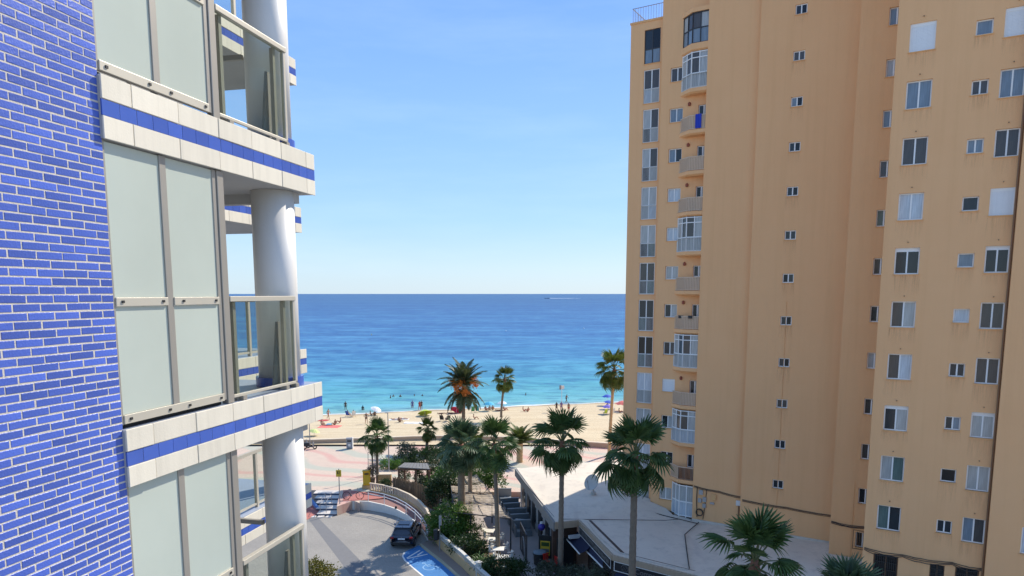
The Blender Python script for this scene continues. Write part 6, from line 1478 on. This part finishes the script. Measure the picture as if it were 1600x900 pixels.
POSES['walk'] = human((0, 0, .94), (0, -.03, 1.30), (0, -.05, 1.48), (0, -.08, 1.61), mirror((.19, -.03, 1.40)), mirror((.10, 0, .87)), [(-.10, -.16, .50), (.10, .06, .50)], [(-.10, -.20, .08), (.10, .32, .14)], [(-.10, -.36, .04), (.10, .22, .04)], [(-.24, .12, 1.14), (.24, -.14, 1.14)], [(-.24, .10, .90), (.24, -.30, .98)])
POSES['bend'] = human((0, .1, .90), (0, -.25, 1.10), (0, -.42, 1.18), (0, -.54, 1.20), mirror((.19, -.32, 1.12)), mirror((.10, .1, .83)), [(-.12, .02, .48), (.10, .10, .48)], [(-.12, .0, .07), (.10, .22, .07)], [(-.13, -.16, .03), (.11, .06, .03)], mirror((.22, -.42, .86)), mirror((.18, -.50, .62)))
POSES['hips'] = human((0, 0, .95), (0, .0, 1.32), (0, 0, 1.50), (0, -.02, 1.63), mirror((.19, 0, 1.42)), mirror((.10, 0, .88)), mirror((.13, -.02, .50)), mirror((.16, .02, .07)), mirror((.19, -.15, .03)), mirror((.38, .06, 1.18)), mirror((.20, -.08, 1.02)))
POSES['sit'] = human((0, 0, .14), (0, .10, .48), (0, .10, .66), (0, .07, .79), mirror((.19, .10, .58)), mirror((.11, -.06, .13)), mirror((.15, -.42, .40)), mirror((.14, -.62, .07)), mirror((.15, -.78, .04)), mirror((.25, .10, .32)), mirror((.22, -.14, .22)))
POSES['chair'] = human((0, 0, .42), (0, .14, .76), (0, .16, .94), (0, .12, 1.07), mirror((.19, .15, .86)), mirror((.11, -.05, .41)), mirror((.13, -.44, .48)), mirror((.13, -.56, .09)), mirror((.14, -.72, .05)), mirror((.27, .12, .60)), mirror((.26, -.16, .58)))
POSES['lie'] = human((0, 0, .13), (0, .38, .14), (0, .56, .15), (0, .68, .18), mirror((.19, .46, .13)), mirror((.10, -.07, .12)), mirror((.12, -.46, .16)), mirror((.12, -.86, .07)), mirror((.14, -.92, .16)), mirror((.30, .30, .09)), mirror((.28, .04, .07)))
PM = {}
for k, ch_ in POSES.items():
    for c in ch_:
        if c[0][1] is None: pass
    flat = {}
    for c in ch_:
        for nm, p, r_ in c:
            if p is not None: flat[nm] = (p, r_)
    PM[k] = skin_body([[(nm,) + flat[nm] for nm, p, r_ in c] for c in ch_], 'person')
pcount = 0
def person(loc, pose, rz, label, skin='skin_tan', suit='suit_black', hair='hair_dark', top=False, scale=1.0, z=None, group=None):
    """one figure: a continuous body mesh, with hair and swimwear fitted over it as children"""
    me0, J = PM[pose]; me = me0.copy(); me.name = 'person'
    me.materials.clear()
    for mm in (skin,): me.materials.append(MATS[mm])
    for p in me.polygons: p.use_smooth = True
    o = bpy.data.objects.new('person', me); col.objects.link(o); BASE[o.name] = Vector((0, 0, 0))
    o.location = loc; o.rotation_euler = (0, 0, R(rz)); o.scale = (scale,) * 3
    tag(o, label, 'person', group)
    ax = (J['chest'] - J['pelvis']).normalized()
    def shell(name, test, mat, off):
        b = MB(); idx = {}
        for p in me.polygons:
            if all(test(me.vertices[i].co) for i in p.vertices):
                f_ = []
                for i in p.vertices:
                    if i not in idx: idx[i] = len(b.v); b.v.append(me.vertices[i].co + me.vertices[i].normal * off)
                    f_.append(idx[i])
                b.f.append(f_); b.m.append(0)
        if b.f: b.build(name, mat, o, smooth=True)
    pel, ch_, hd, nk = J['pelvis'], J['chest'], J['head'], J['neck']
    up = (hd - nk).normalized(); face = Vector((0, -1, 0)) if abs(up.y) < .7 else Vector((0, 0, 1))
    shell('hair', lambda v_: (v_ - hd).length < .17 and (v_ - hd).dot(up) > -.05 and ((v_ - hd).dot(face) < .05 or (v_ - hd).dot(up) > .055), hair, .012)
    shell('swimwear', lambda v_: (v_ - pel).length < .30 and -.22 < (v_ - pel).dot(ax) < .07 and min((v_ - J['hpl']).length, (v_ - J['hpr']).length, (v_ - pel).length) < .17, suit, .008)
    if top: shell('top', lambda v_: abs((v_ - ch_).dot(ax)) < (.14 if top == 1 else .30) and (v_ - ch_).length < .34 and abs((v_ - ch_).x) < .19, suit if top == 1 else top if isinstance(top, str) else suit, .010)
    b = MB(); b.lathe([(.012, -.02), (.018, 0), (.008, .025)], 6, hd + face * .098 - up * .015); b.build('nose', skin, o)
    return o
def bz(px, py):                                # a point on the beach seen at this photo pixel
    p = at(px, py, .4)
    for _ in range(6):
        d = (shore_y(p.x) - p.y) / max(5, shore_y(p.x) - 87.0); z = 1.02 * max(0, d); p = at(px, py, z)
    return p
def sea_p(px, py, depth):
    p = at(px, py, 0); p.z = -depth; return p
# standing and walking
person(bz(572.5, 662), 'hips', 20, 'woman standing alone on the open sand near the young palm in dark bikini', 'skin_tan', 'suit_black', top=1)
person(bz(513, 655), 'walk', 75, 'person stooping forward beside the red beach mat near the brick block', 'skin_tan', 'suit_red')
person(sea_p(540, 640, .25), 'stand', 185, 'person in dark swimwear standing ankle deep, nearest the brick block', 'skin_brown', 'suit_black', top=1)
person(sea_p(567, 640.5, .9), 'stand', 170, 'person wading waist deep near the white parasol', 'skin_brown', 'suit_black', top='suit_black')
person(sea_p(644.5, 637, .55), 'stand', 5, 'heavy person in purple swimwear standing knee deep', 'skin_red', 'suit_purple', top='suit_purple', scale=1.08)
person(sea_p(655.5, 641, .1), 'walk', 160, 'person with a red top at the water edge beside the lime shelter', 'skin_red', 'suit_red', top='suit_red')
person(sea_p(658.5, 640, .1), 'stand', 200, 'slim dark haired person at the water edge just behind the one in red', 'skin_brown', 'suit_black', top=1)
person(bz(869.5, 644), 'hips', 30, 'person in dark clothes standing in front of the lifeguard sign', 'skin_brown', 'suit_black', top='suit_black')
person(bz(877, 643), 'stand', 10, 'person in a violet top standing right at the lifeguard sign pole', 'skin_tan', 'suit_purple', top='suit_purple')
person(sea_p(885, 630, .05), 'walk', 60, 'person walking along the foam line behind the lifeguard sign', 'skin_brown', 'suit_black')
person(bz(888.5, 645), 'stand', -40, 'tanned person standing alone right of the lifeguard sign', 'skin_brown', 'suit_red')
# swimmers
for px, py, dp_, lb in ((610.3, 622, 1.15, 'swimmer shoulder deep, biggest of the close cluster off the beach'), (614.6, 619.5, 1.3, 'swimmer just behind the biggest of the close cluster'), (625.6, 620, 1.22, 'swimmer at the right of the close cluster'), (647.5, 618.5, 1.32, 'lone swimmer straight out from the lime shelter'), (660, 618.5, 1.36, 'lone swimmer between the lime shelter and the pink shelter'), (821.5, 617.5, 1.2, 'lone swimmer off the middle of the beach behind the palms'), (964.5, 605, 1.25, 'swimmer beside the leaning palm near the ochre tower'), (578, 531, 1.4, 'distant swimmer beside the yellowish buoy')):
    person(sea_p(px, py, dp_), 'stand', random.uniform(0, 360), lb, 'skin_brown', 'suit_black')
# sitting and lying
SITS = [(544, 651, 'chair', 160, 'person reclining in a low beach chair, left of a pair near the water', 'skin_tan', 'suit_blue'), (552.5, 651, 'chair', 200, 'person reclining in a low beach chair, right of a pair near the water', 'skin_tan', 'suit_black'),
        (579.5, 649.5, 'sit', 90, 'person sitting under the tilted white parasol', 'skin_tan', 'suit_black'), (585.5, 649.5, 'sit', 200, 'person in black sitting at the end of the white parasol shade', 'skin_brown', 'suit_black'),
        (503.5, 664, 'sit', 40, 'sunbather sitting at the left end of the crowded red towels', 'skin_red', 'suit_red'), (510, 665.5, 'lie', 80, 'sunbather lying among the crowded red towels', 'skin_tan', 'suit_blue'), (523.5, 664, 'sit', -30, 'sunbather sitting at the centre of the crowded red towels', 'skin_tan', 'suit_black'), (531.5, 661, 'sit', -70, 'sunbather in red sitting upright at the right of the crowded red towels', 'skin_red', 'suit_red'),
        (624, 660, 'sit', 150, 'person in black sitting on the sand beside white towels', 'skin_brown', 'suit_black'), (618, 656, 'lie', 95, 'pale person lying on a white towel', 'skin_light', 'suit_white'), (629, 655, 'lie', 80, 'pale person lying on a towel farther from the person in black', 'skin_light', 'suit_white'),
        (690.5, 658, 'chair', 170, 'dark haired person in a beach chair, left of the pair before the pink shelter', 'skin_brown', 'suit_black'), (699.5, 658.5, 'chair', 215, 'dark haired person in a beach chair, right of the pair before the pink shelter', 'skin_brown', 'suit_black'),
        (690, 647, 'lie', 100, 'person in dark swimwear lying between the lime and pink shelters', 'skin_brown', 'suit_black'), (705, 646.5, 'lie', 80, 'person lying at the mouth of the pink shelter', 'skin_brown', 'suit_black'), (741, 655, 'sit', 90, 'dark haired person sitting on the sand right of the date palm trunk', 'skin_tan', 'suit_black'),
        (759, 641.5, 'sit', 150, 'sunbather sitting left of the cyan parasol', 'skin_red', 'suit_black'), (765, 641, 'sit', 200, 'sunbather sitting under the cyan parasol', 'skin_tan', 'suit_red'), (770, 640.5, 'sit', 180, 'sunbather sitting right of the cyan parasol', 'skin_tan', 'suit_black'), (788, 641.5, 'sit', 120, 'sunbather sitting beside the dry skirted palm trunk', 'skin_red', 'suit_red'), (780, 642, 'lie', 90, 'sunbather lying in front of the dry skirted palm', 'skin_tan', 'suit_black'),
        (818, 643, 'sit', 100, 'sunbather sitting, left of the pair right of the dry skirted palm', 'skin_red', 'suit_red'), (825, 643.5, 'sit', 220, 'sunbather sitting, right of the pair right of the dry skirted palm', 'skin_red', 'suit_black'),
        (957, 646.5, 'chair', 190, 'person in a beach chair under the violet parasol', 'skin_tan', 'suit_white'), (968, 645.5, 'sit', 90, 'person in dark swimwear sitting by the ochre tower corner', 'skin_brown', 'suit_black'), (949, 636.5, 'sit', 180, 'person in blue sitting under the two blue parasols', 'skin_brown', 'suit_blue')]
for px, py, ps, rz, lb, sk_, su in SITS: person(bz(px, py), ps, rz, lb, sk_, su)
# low beach chairs under the seated figures
def beach_chair(px, py, rz, lb, mat):
    q = bz(px, py); f = rotfr(q, rz); t = thing('beach_chair', q, lb, 'beach chair', 'low folding beach chairs')
    b = MB(); b.add([f.p(*v_) for v_ in ((-.27, -.30, .36), (.27, -.30, .36), (.27, .12, .27), (-.27, .12, .27), (-.27, -.3, .34), (.27, -.3, .34), (.27, .12, .25), (-.27, .12, .25))], [(0, 1, 2, 3), (7, 6, 5, 4), (0, 4, 5, 1)]); b.build('seat', mat, t)
    b = MB(); b.add([f.p(*v_) for v_ in ((-.27, .12, .27), (.27, .12, .27), (.27, .42, 1.0), (-.27, .42, 1.0), (-.27, .15, .27), (.27, .15, .27), (.27, .45, 1.0), (-.27, .45, 1.0))], [(0, 1, 2, 3), (7, 6, 5, 4), (3, 2, 6, 7)]); b.build('backrest', mat, t)
    for x in (-.28, .28): b = MB(); b.tube([f.p(x, -.3, 0), f.p(x, .25, .5), f.p(x, .45, 1.02)], .016, 5); b.tube([f.p(x, .4, 0), f.p(x, -.3, .5)], .016, 5); b.build('side_frame', 'metal_grey', t)
for a_ in ((544, 651, 160, 'beach chair of the left reclining sunbather near the water', 'suit_blue'), (552.5, 651, 200, 'beach chair of the right reclining sunbather near the water', 'suit_white'), (690.5, 658, 170, 'beach chair of the left sitter before the pink shelter', 'bin_black'), (699.5, 658.5, 215, 'beach chair of the right sitter before the pink shelter', 'bin_black'), (739, 645, 0, 'empty lime green beach chair near the date palm', 'cloth_green'), (746, 644.5, 10, 'empty teal beach chair near the date palm', 'cloth_teal'), (957, 646.5, 190, 'beach chair under the violet parasol', 'suit_white'), (945.5, 648, 200, 'empty lime beach chair left of the violet parasol', 'cloth_lime')): beach_chair(*a_)
# towels
def towel(px, py, w_, l_, rz, mat, lb):
    q = bz(px, py); f = rotfr(q, rz); b = MB(); n = 6
    for i in range(n): b.box(-w_ / 2, w_ / 2, -l_ / 2 + l_ * i / n, -l_ / 2 + l_ * (i + 1) / n - .001, -.06, .05 + .015 * (i % 2), f)
    tag(b.build('beach_towel', mat, base=q), lb, 'beach towel')
towel(500, 657, 1.4, 2.6, 80, 'cloth_red', 'dark red beach mat lying nearest the brick block'); towel(515, 667, 2.2, 3.0, 85, 'cloth_coral', 'coral red towels under the crowd of sunbathers'); towel(514.5, 663, .7, .9, 10, 'cloth_cyan', 'small blue bag cloth among the crowded sunbathers')
towel(618, 656, .9, 2.0, 95, 'cloth_white', 'white towel under the pale sunbather'); towel(629, 655, .9, 2.0, 80, 'cloth_white', 'white towel farther from the person in black'); towel(648, 661, 1.2, 3.2, 86, 'cloth_white', 'long empty white towel spread on the open sand')
# parasols and shelters
def parasol(px, py, mat, lb, rad=.95, h=1.9, tilt=(0, 0), valance=True, name='parasol', pole=True):
    q = bz(px, py); t = thing(name, q, lb, 'parasol', 'beach parasols'); m3 = Euler((R(tilt[0]), R(tilt[1]), 0)).to_matrix(); piv = q + Vector((0, 0, h * .55))
    tr_ = lambda v_: m3 @ (v_ - Vector((0, 0, h * .55))) + piv
    for half in (0, 1):
        b = MB(); n = 8
        for k in range(n):
            if k % 2 != half: continue
            a0, a1, am = 2 * math.pi * k / n, 2 * math.pi * (k + 1) / n, 2 * math.pi * (k + .5) / n
            top_ = Vector((0, 0, h + .08)); e = [Vector((rad * math.cos(a), rad * math.sin(a), h - rad * .42)) for a in (a0, a1)]; m_ = Vector((rad * .9 * math.cos(am), rad * .9 * math.sin(am), h - rad * .36))
            i0 = [x.lerp(top_, .5) + Vector((0, 0, .08)) for x in e]; im = m_.lerp(top_, .5) + Vector((0, 0, .05))
            b.add([tr_(v_) for v_ in (top_, i0[0], im, i0[1], e[0], m_, e[1])], [(0, 1, 2), (0, 2, 3), (1, 4, 5, 2), (2, 5, 6, 3)])
        b.build('canopy_panels', mat, t)
    if pole: b = MB(); b.tube([q - Vector((0, 0, .2)), tr_(Vector((0, 0, h * .55))), tr_(Vector((0, 0, h + .15)))], .025, 6); b.build('pole', 'white_metal', t)
    b = MB(); n = 8
    for k in range(n): a = 2 * math.pi * k / n; b.tube([tr_(Vector((0, 0, h))), tr_(Vector((rad * math.cos(a) * .97, rad * math.sin(a) * .97, h - rad * .42)))], .008, 3, 0, False)
    b.build('rib', 'metal_grey', t)
parasol(587, 648.5, 'cloth_white', 'white parasol tilted towards the water left of the young palm', .95, 1.35, (10, 22)); parasol(664, 649.5, 'cloth_lime', 'lime green beach shelter lying low on the sand', 1.25, .95, (-25, -10), name='beach_shelter')
parasol(713, 645.5, 'cloth_pink', 'bright pink beach shelter lying on its side left of the date palm', 1.1, .95, (-35, 20), name='beach_shelter'); parasol(764, 642, 'cloth_cyan', 'cyan parasol over a row of sunbathers', 1.05, 1.55)
parasol(784.5, 641, 'cloth_white', 'white parasol beside the dry skirted palm', .9, 1.55); parasol(491, 681, 'cloth_pale_lime', 'faded lime parasol low on the sand beside the slender grey pole', .8, .9, (0, 12))
parasol(948.5, 633, 'cloth_royal', 'royal blue parasol farthest back by the ochre tower', 1.0, 1.9); parasol(950.5, 639, 'cloth_royal', 'royal blue parasol just in front of the farthest one', .95, 1.45, (0, 10)); parasol(949.5, 646.5, 'cloth_violet', 'violet parasol left of the leaning palm trunk', 1.0, 1.5); parasol(972, 642, 'cloth_coral', 'coral parasol half hidden by the ochre tower', 1.3, 1.7)
# lifeguard sign
q = bz(877.5, 641); t = thing('lifeguard_sign', q, 'white and dark sign on a thin pole at the water edge', 'sign'); h = atY(877.5, 602, q.y).z - q.z
b = MB(); b.tube([q - Vector((0, 0, .2)), q + Vector((0, 0, h))], .04, 6); b.build('pole', 'white_metal', t); b = MB(); b.box(q.x - .42, q.x - .1, q.y - .03, q.y + .03, q.z + h - .75, q.z + h); b.build('dark_plate', 'bin_grey', t); b = MB(); b.box(q.x - .1, q.x + .42, q.y - .03, q.y + .03, q.z + h - .65, q.z + h - .05); b.build('white_plate', 'plate_white', t)
# boat and buoys
q = at(857, 466.3, 0); sc = q.y / 1200.0; bt = thing('motor_boat', q, 'small dark motor boat speeding near the horizon with a white wake', 'boat')
b = MB(); Lb, Wb = 7.5 * sc * 1.0, 2.0 * sc; hull = [(-Lb, 0, .9 * sc), (-Lb * .4, -Wb * .5, .5 * sc), (Lb * .3, -Wb * .5, .4 * sc), (Lb * .3, Wb * .5, .4 * sc), (-Lb * .4, Wb * .5, .5 * sc)]
b.add([q + Vector(v_) for v_ in hull] + [q + Vector((x * .8, y * .6, -.2)) for x, y, z in hull], [(0, 1, 2, 3, 4), (0, 5, 6, 1), (1, 6, 7, 2), (2, 7, 8, 3), (3, 8, 9, 4), (4, 9, 5, 0)]); b.build('hull', 'trim_black', bt)
b = MB(); b.box(q.x - Lb * .25, q.x + Lb * .15, q.y - Wb * .3, q.y + Wb * .3, .45 * sc, 1.1 * sc); b.build('cabin', 'bin_grey', bt)
b = MB(); rw_ = random.Random(2); nW = 26
for k in range(nW):
    x0, x1 = Lb * (.3 + 7 * k / nW), Lb * (.3 + 7 * (k + .7) / nW); hh = sc * (.8 if k < 4 else .5 - .4 * k / nW) * rw_.uniform(.6, 1.1); ww = sc * (1.2 + 2.0 * k / nW)
    b.add([q + Vector(v_) for v_ in ((x0, -ww, -.1), (x1, -ww, -.1), (x1, ww, -.1), (x0, ww, -.1), (x0 * .98 + x1 * .02, 0, hh), (x0 * .1 + x1 * .9, 0, hh * .9))], [(0, 1, 5, 4), (1, 2, 5), (2, 3, 4, 5), (3, 0, 4)])
b.build('wake', 'foam_white', bt)
for k, (px, py, lb, mm) in enumerate(((790.5, 517.5, 'white buoy on the open water in the middle of the bay', 'plate_white'), (912, 513.5, 'white buoy on the open water near the ochre tower', 'plate_white'), (580.5, 523.5, 'yellowish buoy off the beach near the brick block', 'sign_yellow'))):
    q = at(px, py, 0); s_ = q.y / 1094 * 1.1; t = thing('buoy', q, lb, 'buoy', 'marker buoys'); b = MB(); b.lathe([(.3 * s_, -.3 * s_), (.95 * s_, .1 * s_), (.75 * s_, .7 * s_), (.15 * s_, 1.3 * s_)], 10, q); b.build('float', mm, t, smooth=True); b = MB(); b.tube([q + Vector((0, 0, 1.2 * s_)), q + Vector((0, 0, 2.0 * s_))], .08 * s_, 5); b.build('top_mark', mm, t)
# sky dome is the world; far sea haze not needed on this clear day
